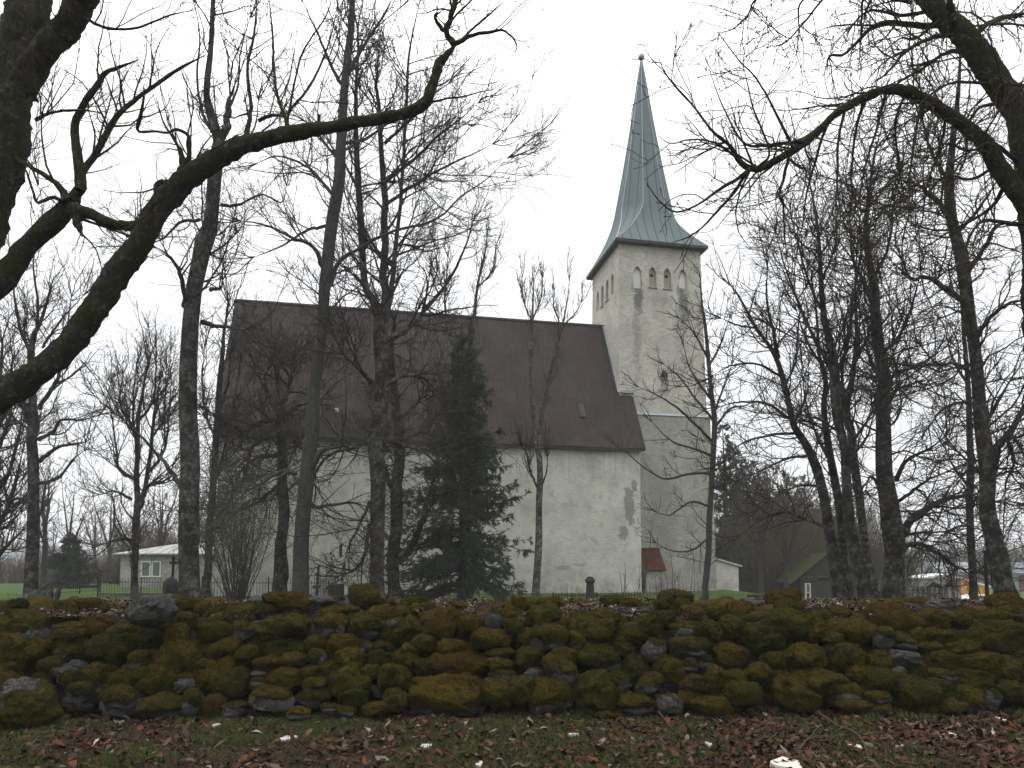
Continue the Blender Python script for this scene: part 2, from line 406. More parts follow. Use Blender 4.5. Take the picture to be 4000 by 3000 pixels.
n1, n4 = hit(2491, 1127, VT), hit(2666, 1127, VT)
TOWER = plaster('limewash_tower', (.56, .535, .475), (.365, .352, .315), (.19, .186, .17), [],
                [(n1[0], n1[1]-.5, .42, 1.1, .9, (.12, .12, .11)), (n4[0], n4[1]-.9, .42, 1.6, .9, (.11, .11, .105)), (n1[0]-.1, n1[1]-3.1, .32, 2.4, .6, (.22, .215, .19)), (n4[0]-.15, n4[1]-2.6, .5, 2.2, .4, (.24, .235, .2)), ((n1[0]+n4[0])/2, n1[1]-.55, 1.0, .5, .55, (.22, .215, .19))], rubble=.75, grime=.55)
TLOW = plaster('limewash_tower_foot', (.40, .39, .35), (.26, .255, .232), (.135, .132, .122), [(1.7, 3.4, 1.1, 3.2, .6, (.22, .215, .195), .35)], rubble=.75, grime=.75)
STONE = simple('dressed_stone', (.18, .17, .15), (.32, .30, .26), 5, .9, .6, .03)
NICHE = simple('niche_plaster', (.52, .51, .47), (.62, .61, .56), 3, .9, .3, .02)
SHUT = simple('belfry_shutter', (.27, .235, .19), (.34, .30, .245), 3, .8, .2, .01, (6, 6, .6))
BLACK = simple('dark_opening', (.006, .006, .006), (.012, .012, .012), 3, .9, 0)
LEAD = simple('blue_grey_flashing', (.21, .235, .25), (.30, .33, .345), 2, .55, .1, .01)
SOFFIT = simple('weathered_soffit', (.045, .041, .038), (.08, .073, .067), 4, .8, .2)
OLDWOOD = simple('old_wood', (.045, .04, .036), (.10, .09, .08), 5, .85, .5, .01, (1, 1, .15))
GILT = simple('ball_metal', (.34, .38, .32), (.46, .50, .44), 3, .45, 0, metal=.35)

ch = thing('church', 'old limewashed stone church with dark ribbed roof and pointed blue-grey spire', 'church', W(0, 0, 0))
def lancet(cu, z0, wd, hh, n=7):
    """pointed arch outline, ccw"""
    r = wd*1.05; zs = z0+hh-math.sqrt(max(r*r-(r-wd/2)**2, 0)); pts = [(cu-wd/2, z0), (cu+wd/2, z0), (cu+wd/2, zs)]
    a1 = math.acos((r-wd/2)/r)
    for i in range(1, n+1): a = a1*i/n; pts.append((cu+wd/2-r+r*math.cos(a), zs+r*math.sin(a)))
    for i in range(n-1, -1, -1): a = a1*i/n; pts.append((cu-wd/2+r-r*math.cos(a), zs+r*math.sin(a)))
    return pts
def pierced(outer, holes, pos, nin, depth):
    """wall face with recesses: returns mesh V,F (face + reveals) and the recess back outlines"""
    loops = [outer]+holes; flat = [p for l in loops for p in l]
    tri = tessellate_polygon([[Vector((p[0], p[1], 0)) for p in l] for l in loops])
    V = [pos(*p) for p in flat]; Fc = []
    nout = -np.array(nin)
    for t in tri:
        a, b, c = (np.array(V[i]) for i in t)
        Fc.append(tuple(t) if np.dot(np.cross(b-a, c-a), nout) > 0 else tuple(t)[::-1])
    st = len(outer); backs = []
    for h in holes:
        n = len(h); b0 = len(V); V += [pos(*p)+np.array(nin)*depth for p in h]
        for i in range(n): j = (i+1) % n; Fc.append((st+j, st+i, b0+i, b0+j))
        backs.append([pos(*p)+np.array(nin)*depth for p in h]); st += n
    return V, Fc, backs

# nave
pu0, pz0 = hit(1797, 2310, 0); pu1, pz1 = hit(1872, 2178, 0); su, sz = hit(1331, 2150, 0)
portal = lancet((pu0+pu1)/2, .05, pu1-pu0-.3, pz1-.2); slit = [(su-.07, sz-.32), (su+.07, sz-.32), (su+.07, sz+.3), (su-.07, sz+.3)]
V, Fc, bk = pierced([(-NL, -.3), (0, -.3), (0, ZE), (-NL, ZE)], [portal, slit], lambda u, z: W(u, 0, z), VD, .45)
n0 = len(V); V += [W(-NL, 0, -.3), W(-NL, 2*HW, -.3), W(-NL, 2*HW, ZE), W(-NL, HW, ZR-.1), W(-NL, 0, ZE), W(0, 0, -.3), W(0, 2*HW, -.3), W(0, 2*HW, ZE), W(0, HW, ZR-.1), W(0, 0, ZE)]
Fc += [tuple(n0+i for i in (0, 4, 3, 2, 1)), tuple(n0+i for i in (5, 6, 7, 8, 9)), tuple(n0+i for i in (1, 2, 7, 6))]
V += bk[1]; Fc.append(tuple(range(len(V)-4, len(V))))
obj('nave_wall', V, Fc, NAVE, ch)
pt = obj('portal', *(lambda o, i: (o+i+[p-VD*.09 for p in o]+[p-VD*.09 for p in i], [(k, k+1, n+k+1, n+k) for n in (len(o),) for k in range(0)] +
      [f for n in (len(o),) for k in range(n-1) for f in ((2*n+k, 2*n+k+1, 3*n+k+1, 3*n+k), (k, k+1, 2*n+k+1, 2*n+k), (3*n+k, 3*n+k+1, n+k+1, n+k))]))(
      [W(u, 0, z) for u, z in (lambda q: q[1:]+q[:1])(lancet((pu0+pu1)/2, .03, pu1-pu0+.15, pz1))], [W(u, 0, z) for u, z in (lambda q: q[1:]+q[:1])(portal)]), STONE, ch)
obj('door', [p-VD*.02 for p in bk[0]], [tuple(range(len(bk[0])))], OLDWOOD, pt)

# roof
def roof_mat():
    g = NG('ribbed_roof'); v = g.coord(rot=(0, 0, -TH)); s = g.coord((1, 1, .12), rot=(0, 0, -TH))
    c = g.ramp(g.noise(s, 5, 6, .65), [(.3, (.025, .0205, .019)), (.7, (.046, .037, .0335))])
    br = g.n('ShaderNodeTexBrick'); br.inputs['Scale'].default_value = 1; br.inputs['Mortar Size'].default_value = .012
    br.inputs['Brick Width'].default_value = .95; br.inputs['Row Height'].default_value = 1.45
    br.inputs['Color1'].default_value = (.8, .8, .8, 1); br.inputs['Color2'].default_value = (1.22, 1.18, 1.17, 1); br.inputs['Mortar'].default_value = (.55, .5, .5, 1)
    sp = g.n('ShaderNodeSeparateXYZ'); g.l(v, sp.inputs[0]); cb = g.n('ShaderNodeCombineXYZ'); g.l(sp.outputs[0], cb.inputs[0]); g.l(sp.outputs[2], cb.inputs[1]); g.l(cb.outputs[0], br.inputs['Vector'])
    c = g.mix(.75, c, br.outputs['Color'], 'MULTIPLY')
    c = g.mix(g.ramp(g.noise(v, .28, 5, .6), [(.45, 0), (.62, .35)]), c, (.048, .036, .034))
    c = g.mix(g.ramp(g.noise(v, 1.1, 6, .7), [(.52, 0), (.72, .6)]), c, (.052, .052, .049))
    g.bump(g.noise(v, 30, 4, .6), .3, .01); return g.done(c, .7)
ROOF = roof_mat()
SLv = (ZR-ZE)/HW; NS = nrm(np.array([-VD*SLv+ZD]))[0]
def slope(u0, u1, v0, v1, rows=10, side=1):
    us = np.arange(u0, u1, .0225); vs = np.linspace(v0, v1, rows); U, Vv = np.meshgrid(us, vs)
    ph = .010*np.cos(U*2*math.pi/.18); z = ZE+Vv*SLv
    vr = Vv if side > 0 else 2*HW-Vv
    P = np.stack([X0+CT*U-ST*vr, Y0+ST*U+CT*vr, z], -1)
    N_ = NS if side > 0 else nrm(np.array([VD*SLv+ZD]))[0]
    P = P+(.06+ph)[..., None]*N_+(.03*vn(np.stack([U, Vv, U*0], -1), .45, 3)+.01*vn(np.stack([U, Vv, U*0], -1), 1.6, 4))[..., None]*N_
    i = np.arange(len(us)*rows).reshape(rows, len(us)); Fq = np.stack([i[:-1, :-1], i[:-1, 1:], i[1:, 1:], i[1:, :-1]], -1).reshape(-1, 4)
    return P.reshape(-1, 3), Fq
rf = obj('roof', *cat([slope(-NL-.2, UT-.02, -.28, HW), slope(UT-.02, .16, -.28, VT-.05, 5), slope(-NL-.2, UT, -.28, HW, 6, -1)]), ROOF, ch, True)
m = MB()
for (u, v0, v1) in ((-NL-.2, -.28, HW), (.16, -.28, VT-.06)):        # verge boards
    a, b = W(u, v0, ZE+v0*SLv-.03), W(u, v1, ZE+v1*SLv-.03); m.box((a+b)/2, (b-a)/2, UD*.025, NS*.10)
a, b = W(-NL-.2, -.27, ZE-.27*SLv-.03), W(.16, -.27, ZE-.27*SLv-.03); m.box((a+b)/2, (b-a)/2, VD*.02, ZD*.09)
m.build('eaves_board', SOFFIT, rf)
m = MB(); a, b = W(-NL-.22, HW, ZR+.1), W(UT-.02, HW, ZR+.1); m.bar(a, b, .11, 8); m.build('ridge_cap', SOFFIT, rf, True)
for (x0_, y0_, x1_, y1_, mt, nm) in ((2259, 1574, 2281, 1645, SOFFIT, 'roof_hatch'), (1306, 1600, 1322, 1620, LEAD, 'roof_hatch')):
    vq = .15
    for _ in range(12):
        u_, z_ = hit((x0_+x1_)/2, (y0_+y1_)/2, vq); vq += .7*((z_-ZE)/SLv-vq)
    ua, _ = hit(x0_, (y0_+y1_)/2, vq); ub, _ = hit(x1_, (y0_+y1_)/2, vq); hh = (hit(x0_, y0_, vq)[1]-hit(x0_, y1_, vq)[1])/2
    c = W((ua+ub)/2, vq, ZE+vq*SLv)+NS*.1; sd = nrm(np.array([VD+ZD*SLv]))[0]
    hb = MB().box(c, UD*(ub-ua)/2, sd*hh*.9, NS*.06).build(nm, mt, rf)
# flashing where the roof meets the tower
m = MB(); a, b = W(UT-.1, VT-.02, ZE+VT*SLv+.05), W(UT-.1, HW, ZR+.05); m.box((a+b)/2+NS*.1, (b-a)/2, UD*.1, NS*.035)
a, b = W(UT-.05, VT-.14, ZE+VT*SLv+.12), W(.2, VT-.14, ZE+VT*SLv+.12); m.box((a+b)/2, (b-a)/2, VD*.13, ZD*.06); m.build('roof_flashing', LEAD, ch)

# tower
ZC = hit(2600, 1625, VT)[1]; print('ZC', ZC)
def Bz(z): return BAT*(ZT-z)
def tf(u, z): s = (u-UT)/WT; return W(UT-Bz(z)+s*(WT+2*Bz(z)), VT-Bz(z), z)
def tl(v, z): s = (v-VT)/DT; return W(UT-Bz(z), VT-Bz(z)+s*(DT+2*Bz(z)), z)
nz = []
for cx, yt, yb, wpx in ((2491, 1040, 1127, 32), (2549.5, 1043, 1123, 29), (2607, 1048, 1129, 30), (2666, 1052, 1127, 30)):
    a, zb_ = hit(cx, yb, VT); _, zt_ = hit(cx, yt, VT); nz.append((a, zb_, wpx*.0153, zt_-zb_))
lw, lz0 = hit(2592, 1522, VT); lz1 = hit(2592, 1448, VT)[1]
holes = [lancet(*q) for q in nz]+[lancet(lw, lz0, .42, lz1-lz0)]
ZTOP = ZS-.04
V, Fc, bk = pierced([(UT, ZC), (UT+WT, ZC), (UT+WT, ZTOP), (UT, ZTOP)], holes, tf, VD, .17)
zb_l = nz[0][1]; lh = [lancet(VT+DT-(a-UT)*DT/WT, zb_l, .46, 1.25) for a, _, _, _ in nz]
V2, F2_, bk2 = pierced([(VT, ZC), (VT+DT, ZC), (VT+DT, ZTOP), (VT, ZTOP)], lh, tl, UD, .17)
n0 = len(V); V = V+V2; Fc = Fc+[tuple(i+n0 for i in f) for f in F2_]
n0 = len(V)
q = [tf(UT+WT, ZC), tf(UT+WT, ZTOP), W(UT+WT+Bz(ZTOP), VT+DT, ZTOP), W(UT+WT+Bz(ZC), VT+DT, ZC), tl(VT+DT, ZC), tl(VT+DT, ZTOP)]
V += q; Fc += [(n0, n0+3, n0+2, n0+1), (n0+3, n0+4, n0+5, n0+2)]
obj('tower_wall', V, Fc, TOWER, ch)
for k, (hb, bkk) in enumerate(list(zip(holes, bk))+list(zip(lh, bk2))):
    front = k < 5; open_ = k in (1, 2, 4, 6, 7); nin = VD if front else UD
    wn = obj('window' if open_ else 'blind_niche', [p-nin*.01 for p in bkk], [tuple(range(len(bkk)))], SHUT if open_ else NICHE, ch)
    cu = sum(p[0] for p in hb)/len(hb); cu = (hb[0][0]+hb[1][0])/2; z0 = hb[0][1]; z1 = max(p[1] for p in hb); wd = hb[1][0]-hb[0][0]
    fn = tf if front else tl
    if open_:
        oz = z0+(z1-z0)*(.57 if k != 4 else .66)
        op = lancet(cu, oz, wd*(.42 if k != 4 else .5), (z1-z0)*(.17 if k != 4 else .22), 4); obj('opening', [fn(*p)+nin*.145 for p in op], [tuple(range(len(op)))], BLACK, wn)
        a, b = fn(cu-wd/2-.06, z0-.03), fn(cu+wd/2+.06, z0-.03); MB().box((a+b)/2-nin*.02+nin*.06, (b-a)/2, nin*.11, ZD*.025).build('sill', LEAD, wn)
# tower foot, a little thicker
pr = .13; m = MB()
def foot(z): b = Bz(z)+pr; return [W(UT-b, VT-b, z), W(UT+WT+b, VT-b, z), W(UT+WT+b, VT+DT, z), W(UT-b, VT+DT, z)]
m.hexa(foot(-.3)+foot(ZC-.05)); m.build('tower_foot', TLOW, ch)
b = Bz(ZC)+pr+.06; b2 = Bz(ZC)
m = MB().hexa([W(UT-b, VT-b, ZC-.05), W(UT+WT+b, VT-b, ZC-.05), W(UT+WT+b, VT+DT, ZC-.05), W(UT-b, VT+DT, ZC-.05), W(UT-b2, VT-b2, ZC+.11), W(UT+WT+b2, VT-b2, ZC+.11), W(UT+WT+b2, VT+DT, ZC+.11), W(UT-b2, VT+DT, ZC+.11)]).build('string_course', LEAD, ch)

# spire
def spire_mat():
    g = NG('spire_sheet_metal'); u = g.n('ShaderNodeAttribute'); u.attribute_name = 'face_u'; v = g.coord()
    c = g.ramp(g.noise(g.coord((1, 1, .3)), 2.2, 5, .6), [(.3, (.118, .146, .156)), (.7, (.138, .166, .176))])
    x = g.math('FRACT', g.math('DIVIDE', u.outputs['Fac'], .52)); d = g.math('ABSOLUTE', g.math('SUBTRACT', x, .5))
    ln = g.ramp(d, [(.43, 0), (.475, 1)]); c = g.mix(g.math('MULTIPLY', ln, .75), c, (.05, .064, .072))
    u2 = g.n('ShaderNodeAttribute'); u2.attribute_name = 'face_v'; k = g.math('FLOOR', g.math('DIVIDE', u.outputs['Fac'], .52))
    y = g.math('FRACT', g.math('ADD', g.math('DIVIDE', u2.outputs['Fac'], 2.0), g.math('MULTIPLY', k, .37))); ln2 = g.ramp(y, [(.0, 1), (.012, 0)])
    c = g.mix(g.math('MULTIPLY', ln2, .4), c, (.07, .09, .1))
    g.bump(ln, .6, .03); return g.done(c, .85, 0)
TCu, TCv = UT+WT/2, VT+DT/2; TC = W(TCu, TCv, 0)
prof = [(0, 2.46+OV, 0.0)]
for z, a in ((.68, 2.38), (1.37, 2.05), (2.03, 1.81), (2.75, 1.64)): prof.append((z, a, None))
ks = len(prof)-1
for y, hp in ((699, 83), (603, 65), (500, 46.5), (374, 26), (289, 12.5), (240, 4)):
    z = at(2500, y, TC[1])[2]; prof.append((z-ZS, hp*mpp(y, TC[1])*.924, 1))
V = []; FU = []; FV = []; Fc = []
zz = np.linspace(0, 1, 26)
pz = np.array([p[0] for p in prof]); pa = np.array([p[1] for p in prof]); A = spline(np.stack([pz, pa], 1), 40)
def ring(z, a):
    t = min(1, max(0, z/prof[ks][0])); c = .586*a*t
    if z <= 0: c = 0.0
    out = []
    for sx, sy, fl in ((-1, -1, 0), (1, -1, 1), (1, 1, 0), (-1, 1, 1)):
        p1, p2 = (sx*a, sy*(a-c)), (sx*(a-c), sy*a)
        out += [p2, p1] if fl else [p1, p2]
    return out                       # 8 points ccw starting at the front-left corner
rows = [ring(z, a) for z, a in A]; sl_len = 0
for f in range(8):
    i0, i1 = f, (f+1) % 8; base = len(V); vv = 0
    for r, (z, a) in enumerate(A):
        p, q_ = np.array(rows[r][i0]), np.array(rows[r][i1])
        if r: vv += math.hypot(A[r][0]-A[r-1][0], A[r][1]-A[r-1][1])
        hw_ = np.linalg.norm(q_-p)/2
        for s_ in np.linspace(0, 1, 5):
            e = p+(q_-p)*s_; V.append(W(TCu+e[0], TCv+e[1], ZS+z)); FU.append((s_-.5)*2*hw_+.26); FV.append(vv)
    for r in range(len(A)-1):
        for s_ in range(4):
            b0 = base+r*5+s_; Fc.append((b0, b0+1, b0+6, b0+5))
sp_ = obj('spire', V, Fc, spire_mat(), ch, False, {'face_u': ('FLOAT', FU), 'face_v': ('FLOAT', FV)})
a = 2.46+OV; m = MB(); q = lambda r, z: [W(TCu-r, TCv-r, z), W(TCu+r, TCv-r, z), W(TCu+r, TCv+r, z), W(TCu-r, TCv+r, z)]
m.hexa(q(a-.02, ZS-.13)+q(a-.02, ZS-.004)); m.build('cornice', SOFFIT, ch)
m = MB()
for f in range(8):                   # hip rolls along the octagon edges
    for r in range(0, len(A)-1):
        e1, e2 = rows[r][f], rows[r+1][f]
        if A[r][0] < prof[ks][0]*.15 and f % 2: pass
        m.bar(W(TCu+e1[0], TCv+e1[1], ZS+A[r][0]), W(TCu+e2[0], TCv+e2[1], ZS+A[r+1][0]), .028, 5)
m.build('hip_rolls', LEAD, sp_)
zA = at(2496, 240, TC[1])[2]; fin = MB(); rb = 13.5*mpp(222, TC[1]); zb = at(2496, 222, TC[1])[2]
fin.lathe((TC[0], TC[1], zb), [(rb*math.sin(t)+.001, -rb*math.cos(t)) for t in np.linspace(0.05, math.pi-.05, 12)], 20)
fi = fin.build('finial_ball', GILT, ch, True)
zc1 = at(2496, 152, TC[1])[2]; m = MB(); m.bar((TC[0], TC[1], zb+rb*.9), (TC[0], TC[1], zc1), .03)
zc2 = zb+(zc1-zb)*.68; m.bar(W(TCu-.28, TCv, zc2), W(TCu+.28, TCv, zc2), .03); m.build('cross', GILT, fi)

# porch and small tiled annexe
vp = 2.4; pa_, pb_ = hit(2786, 2163, vp), hit(2884, 2212, vp); m = MB(); uL = UT+WT-.2
def slab(P): return P
m.hexa([W(uL, vp, -.3), W(pb_[0], vp, -.3), W(pb_[0], vp+3, -.3), W(uL, vp+3, -.3), W(uL, vp, pa_[1]), W(pb_[0], vp, pb_[1]), W(pb_[0], vp+3, pb_[1]), W(uL, vp+3, pa_[1])])
po = m.build('porch', plaster('limewash_porch', (.60, .59, .55), (.48, .47, .43), (.28, .275, .25), rubble=.6, grime=.3), ch)
m = MB(); sl2 = (pb_[1]-pa_[1])/(pb_[0]-uL); ue = pb_[0]+.18
m.hexa([W(uL, vp-.12, pa_[1]+.004), W(ue, vp-.12, pa_[1]+sl2*(ue-uL)), W(ue, vp+3.1, pa_[1]+sl2*(ue-uL)), W(uL, vp+3.1, pa_[1]+.004), W(uL, vp-.12, pa_[1]+.10), W(ue, vp-.12, pa_[1]+.10+sl2*(ue-uL)), W(ue, vp+3.1, pa_[1]+.10+sl2*(ue-uL)), W(uL, vp+3.1, pa_[1]+.10)])
m.build('porch_roof', simple('porch_roof_sheet', (.30, .30, .28), (.42, .42, .40), 4, .7), ch)
va = VT-.38-.95; ax0, az1 = hit(2522, 2228, va); ax1, _ = hit(2601, 2228, va); zt2 = hit(2540, 2141, VT-.45)[1]; vb = VT-Bz(0)-pr-.003
m = MB().hexa([W(ax0+.05, va+.06, -.3), W(ax1-.05, va+.06, -.3), W(ax1-.05, vb, -.3), W(ax0+.05, vb, -.3), W(ax0+.05, va+.06, az1-.05), W(ax1-.05, va+.06, az1-.05), W(ax1-.05, vb, zt2-.18), W(ax0+.05, vb, zt2-.18)])
m.build('annexe', TLOW, ch)
us = np.linspace(ax0-.02, ax1+.02, 61); P = []; rows_ = 9
for r in range(rows_):
    t = r/(rows_-1); v_ = va-.06+(vb-va+.06)*t; z_ = az1-.03+(zt2-az1)*t
    for s_ in range(2):
        P.append([W(u, v_, z_+.03*abs(math.sin((u-ax0)*math.pi/.17))+(.03 if s_ == 0 else 0.0)) for u in us])
P = np.array(P); i = np.arange(P.shape[0]*61).reshape(-1, 61)
obj('tiled_roof', P.reshape(-1, 3), np.stack([i[:-1, :-1], i[:-1, 1:], i[1:, 1:], i[1:, :-1]], -1).reshape(-1, 4), simple('red_clay_tiles', (.045, .020, .013), (.105, .042, .026), 7, .85, .3), ch)

# ------------------------------------------------------------------ other buildings
def block(x0, x1, ytop, Y, depth, yb=None, zb=-1.5):
    a, b = at(x0, ytop, Y), at(x1, ytop, Y); return a[0], b[0], Y, Y+depth, zb, a[2]
PAINTW = simple('white_paint', (.55, .55, .53), (.66, .66, .64), 4, .6, .1)
GLASS = simple('window_glass', (.03, .04, .045), (.06, .075, .08), 2, .15, 0)
GRIDG = simple('leaded_glass', (.10, .14, .13), (.17, .21, .2), 30, .3, .3)
TIN = simple('tin_roof', (.15, .15, .15), (.26, .26, .255), 3, .55, .1)
HAZEW = simple('pale_render', (.40, .40, .37), (.50, .50, .47), 2, .9, .2)

hs = thing('stone_house', 'small pale stone house with low tin roof and paired windows', 'house', at(560, 2290, 42))
x0_, x1_, y0_, y1_, z0_, z1_ = block(472, 880, 2168, 42, 5, zb=-.3)
rub = plaster('house_rubble', (.46, .46, .42), (.30, .30, .275), (.20, .20, .18), rubble=.95, grime=.5)
MB().abox(x0_, x1_, y0_, y1_, z0_, z1_).build('wall', rub, hs)
zr_ = z1_+.72
r1 = MB().hexa([(x0_-.3, y0_-.35, z1_+.002), (x1_, y0_-.35, z1_+.002), (x1_, y0_+2.5, zr_), (x0_+2.6, y0_+2.5, zr_), (x0_-.3, y0_-.35, z1_+.09), (x1_, y0_-.35, z1_+.09), (x1_, y0_+2.5, zr_+.09), (x0_+2.6, y0_+2.5, zr_+.09)])
r1.add([(x0_-.3, y0_-.35, z1_+.09), (x0_+2.6, y0_+2.5, zr_+.09), (x0_-.3, y1_+.3, z1_+.09), (x1_, y0_+2.5, zr_+.09), (x1_, y1_+.3, z1_+.09)], [(0, 1, 2), (1, 3, 4, 2)])
for k in range(9):
    u = x0_+.6+k*.62; t = min(1, (u-x0_+.3)/2.9); a = np.array([u, y0_-.35, z1_+.1]); b = np.array([u, y0_-.35+2.85*t, z1_+.1+(zr_-z1_)*t]); r1.bar(a, b, .025, 4)
r1.build('roof', TIN, hs)
for xa, xb in ((553, 589), (595, 629)):
    a, b = at(xa, 2192, 42), at(xb, 2254, 42); f = MB(); d = .07
    for bx in ((a[0], a[0]+d, b[2], a[2]), (b[0]-d, b[0], b[2], a[2]), (a[0]+d, b[0]-d, a[2]-d, a[2]), (a[0]+d, b[0]-d, b[2], b[2]+d)): f.abox(bx[0], bx[1], 41.93, 41.995, bx[2], bx[3])
    fo = f.build('window', PAINTW, hs); p = MB().abox(a[0]+d, b[0]-d, 41.965, 41.99, b[2]+d, a[2]-d)
    p.build('pane', GRIDG, fo)
    g = MB()
    for q in np.linspace(.2, .8, 4): xx = a[0]+d+(b[0]-a[0]-2*d)*q; g.abox(xx-.008, xx+.008, 41.95, 41.964, b[2]+d, a[2]-d)
    g.build('grille', OLDWOOD, fo)

h2 = thing('blue_roofed_house', 'distant house with blue-grey roof behind brown bushes at left edge', 'house', at(0, 2280, 62))
a, b = at(-160, 2156, 62), at(66, 2236, 62); zz_ = b[2]
MB().abox(a[0], b[0]-.9, 62, 69, -1, zz_).build('wall', HAZEW, h2)
BLUER = simple('blue_grey_roof', (.16, .18, .20), (.22, .24, .26), 2, .7)
xa = at(12, 2156, 62)[0]; MB().hexa([(a[0], 61.6, zz_), (b[0], 61.6, zz_), (b[0], 69.4, zz_), (a[0], 69.4, zz_), (a[0], 64.5, a[2]), (xa, 64.5, a[2]), (xa, 66.5, a[2]), (a[0], 66.5, a[2])]).build('roof', BLUER, h2)
MB().abox(a[0]+1, a[0]+1.8, 65, 66, a[2]-.2, a[2]+1).build('chimney', HAZEW, h2)
t_ = thing('stone_tower', 'distant square stone tower with flat cap at the far left', 'tower', at(88, 2280, 95))
a, b = at(64, 2134, 95), at(110, 2134, 95)
MB().hexa([(a[0]-.15, 95, -1), (b[0]+.15, 95, -1), (b[0]+.15, 97, -1), (a[0]-.15, 97, -1), (a[0], 95.1, a[2]), (b[0], 95.1, a[2]), (b[0], 96.9, a[2]), (a[0], 96.9, a[2])]).build('wall', HAZEW, t_)
MB().hexa([(a[0]-.25, 94.8, a[2]+.003), (b[0]+.25, 94.8, a[2]+.003), (b[0]+.25, 97.2, a[2]+.003), (a[0]-.25, 97.2, a[2]+.003), (a[0]+.5, 95.8, a[2]+.45), (b[0]-.5, 95.8, a[2]+.45), (b[0]-.5, 96.2, a[2]+.45), (a[0]+.5, 96.2, a[2]+.45)]).build('roof', TIN, t_)

SY = 45
sh = thing('wooden_shed', 'grey plank shed with mossy gable roof behind the right-hand trees', 'shed', at(3235, 2330, SY))
PLANK = simple('grey_planks', (.030, .028, .026), (.075, .07, .064), 4, .9, .6, .02, (7, 7, .3))
p = {k: at(*v, SY) for k, v in dict(l=(3130, 2256), r=(3345, 2256), t=(3238, 2163)).items()}; zg = -1.3; dep = 6
m = MB(); n = 24
pl = [(p['l'][0], zg), (p['r'][0], zg), (p['r'][0], p['l'][2]), (p['t'][0], p['t'][2]), (p['l'][0], p['l'][2])]
m.add([(x, SY, z) for x, z in pl]+[(x, SY+dep, z) for x, z in pl], [(0, 1, 2, 3, 4), (9, 8, 7, 6, 5), (0, 4, 9, 5), (1, 6, 7, 2)])
for k in range(n):                   # vertical planks standing proud
    xx = p['l'][0]+(k+.5)*(p['r'][0]-p['l'][0])/n; hw_ = (p['r'][0]-p['l'][0])/n*.42; m.abox(xx-hw_, xx+hw_, SY-.03-.012*(k % 3), SY-.002, zg, p['l'][2]-.04)
m.build('wall', PLANK, sh)
MB().abox(p['l'][0], p['r'][0], SY-.09, SY-.03, p['l'][2]-.04, p['l'][2]+.08).build('tie_board', OLDWOOD, sh)
a, b = at(3199, 2257, SY), at(3240, 2268, SY); MB().abox(a[0], b[0], SY-.1, SY-.07, b[2], a[2]).build('window', BLACK, sh)
rm = MB()
for e, o_ in ((p['l'], -1), (p['r'], 1)):
    d = np.array(p['t'])-np.array(e); ee = np.array(e)-d*.32; nn = nrm(np.array([[-d[2]*o_*-1, 0, abs(d[0])]]))[0]*.1
    nn = np.array([o_*abs(d[2]), 0, abs(d[0])]); nn = nn/np.linalg.norm(nn)*.12
    f0, f1 = SY-.45, SY+dep+.3; A4 = [ee, p['t']]
    m4 = [np.array([ee[0], f0, ee[2]]), np.array([p['t'][0], f0, p['t'][2]]), np.array([p['t'][0], f1, p['t'][2]]), np.array([ee[0], f1, ee[2]])]
    rm.hexa([q+nn*.03 for q in m4]+[q+nn for q in m4])
def mossy_roof():
    g = NG('mossy_shingles'); v = g.coord(); c = g.ramp(g.noise(v, 2.5, 6, .65), [(.3, (.015, .015, .010)), (.45, (.021, .023, .007)), (.7, (.028, .031, .006))]); g.bump(g.noise(v, 14, 5, .6), .8, .05); return g.done(c, .95)
rm.build('roof', mossy_roof(), sh); sh.rotation_euler = (0, 0, -R_(11))

wh = thing('warehouse', 'orange-yellow warehouse gable with white roof edge between the right trunks', 'warehouse', at(3730, 2330, 80))
O = lambda x, y: at(x, y, 80); q = [O(3575, 2264), O(3700, 2248), O(3866, 2296)]
ORANGE = simple('orange_cladding', (.52, .22, .012), (.60, .27, .02), 3, .7, .1, .01, (6, 6, .2))
pl = [(q[0][0], -4), (q[2][0], -4), (q[2][0], q[2][2]), (q[1][0], q[1][2]), (q[0][0], q[0][2])]
MB().add([(x, 80, z) for x, z in pl]+[(x, 83, z) for x, z in pl], [(0, 1, 2, 3, 4), (9, 8, 7, 6, 5), (0, 4, 9, 5), (1, 6, 7, 2)]).build('wall', ORANGE, wh)
m = MB()
for a, b in ((q[0], q[1]), (q[1], q[2])):
    a, b = np.array(a), np.array(b); s_ = .12*(b-a)/np.linalg.norm(b-a)
    m.hexa([a+[0, -.3, .01], b+[0, -.3, .01], b+[0, 3.2, .01], a+[0, 3.2, .01], a+[0, -.3, .2], b+[0, -.3, .2], b+[0, 3.2, .2], a+[0, 3.2, .2]])
m.build('roof', PAINTW, wh)

gb = thing('grey_barn', 'long low grey building in front of the orange warehouse', 'building', at(3630, 2330, 66))
a, b = at(3528, 2266, 66), at(3752, 2266, 66); MB().abox(a[0], b[0], 66, 68, -4, a[2]).build('wall', simple('grey_render', (.15, .15, .145), (.21, .21, .20), 2, .9), gb)
MB().abox(a[0]-.3, b[0]+.3, 65.7, 68.3, a[2]+.003, a[2]+.18).build('roof', simple('grey_sheet', (.10, .10, .10), (.15, .15, .15), 2, .9), gb)
a, b = at(3560, 2303, 66), at(3590, 2330, 66); MB().abox(a[0], b[0], 65.93, 65.997, b[2], a[2]).build('door', TIN, gb)
gh = thing('grey_house', 'pale two-storey house with grey roof rising above the orange warehouse', 'house', at(3730, 2300, 110))
a, b = at(3664, 2234, 110), at(3812, 2234, 110); MB().abox(a[0], b[0], 110, 118, -4, a[2]).build('wall', HAZEW, gh)
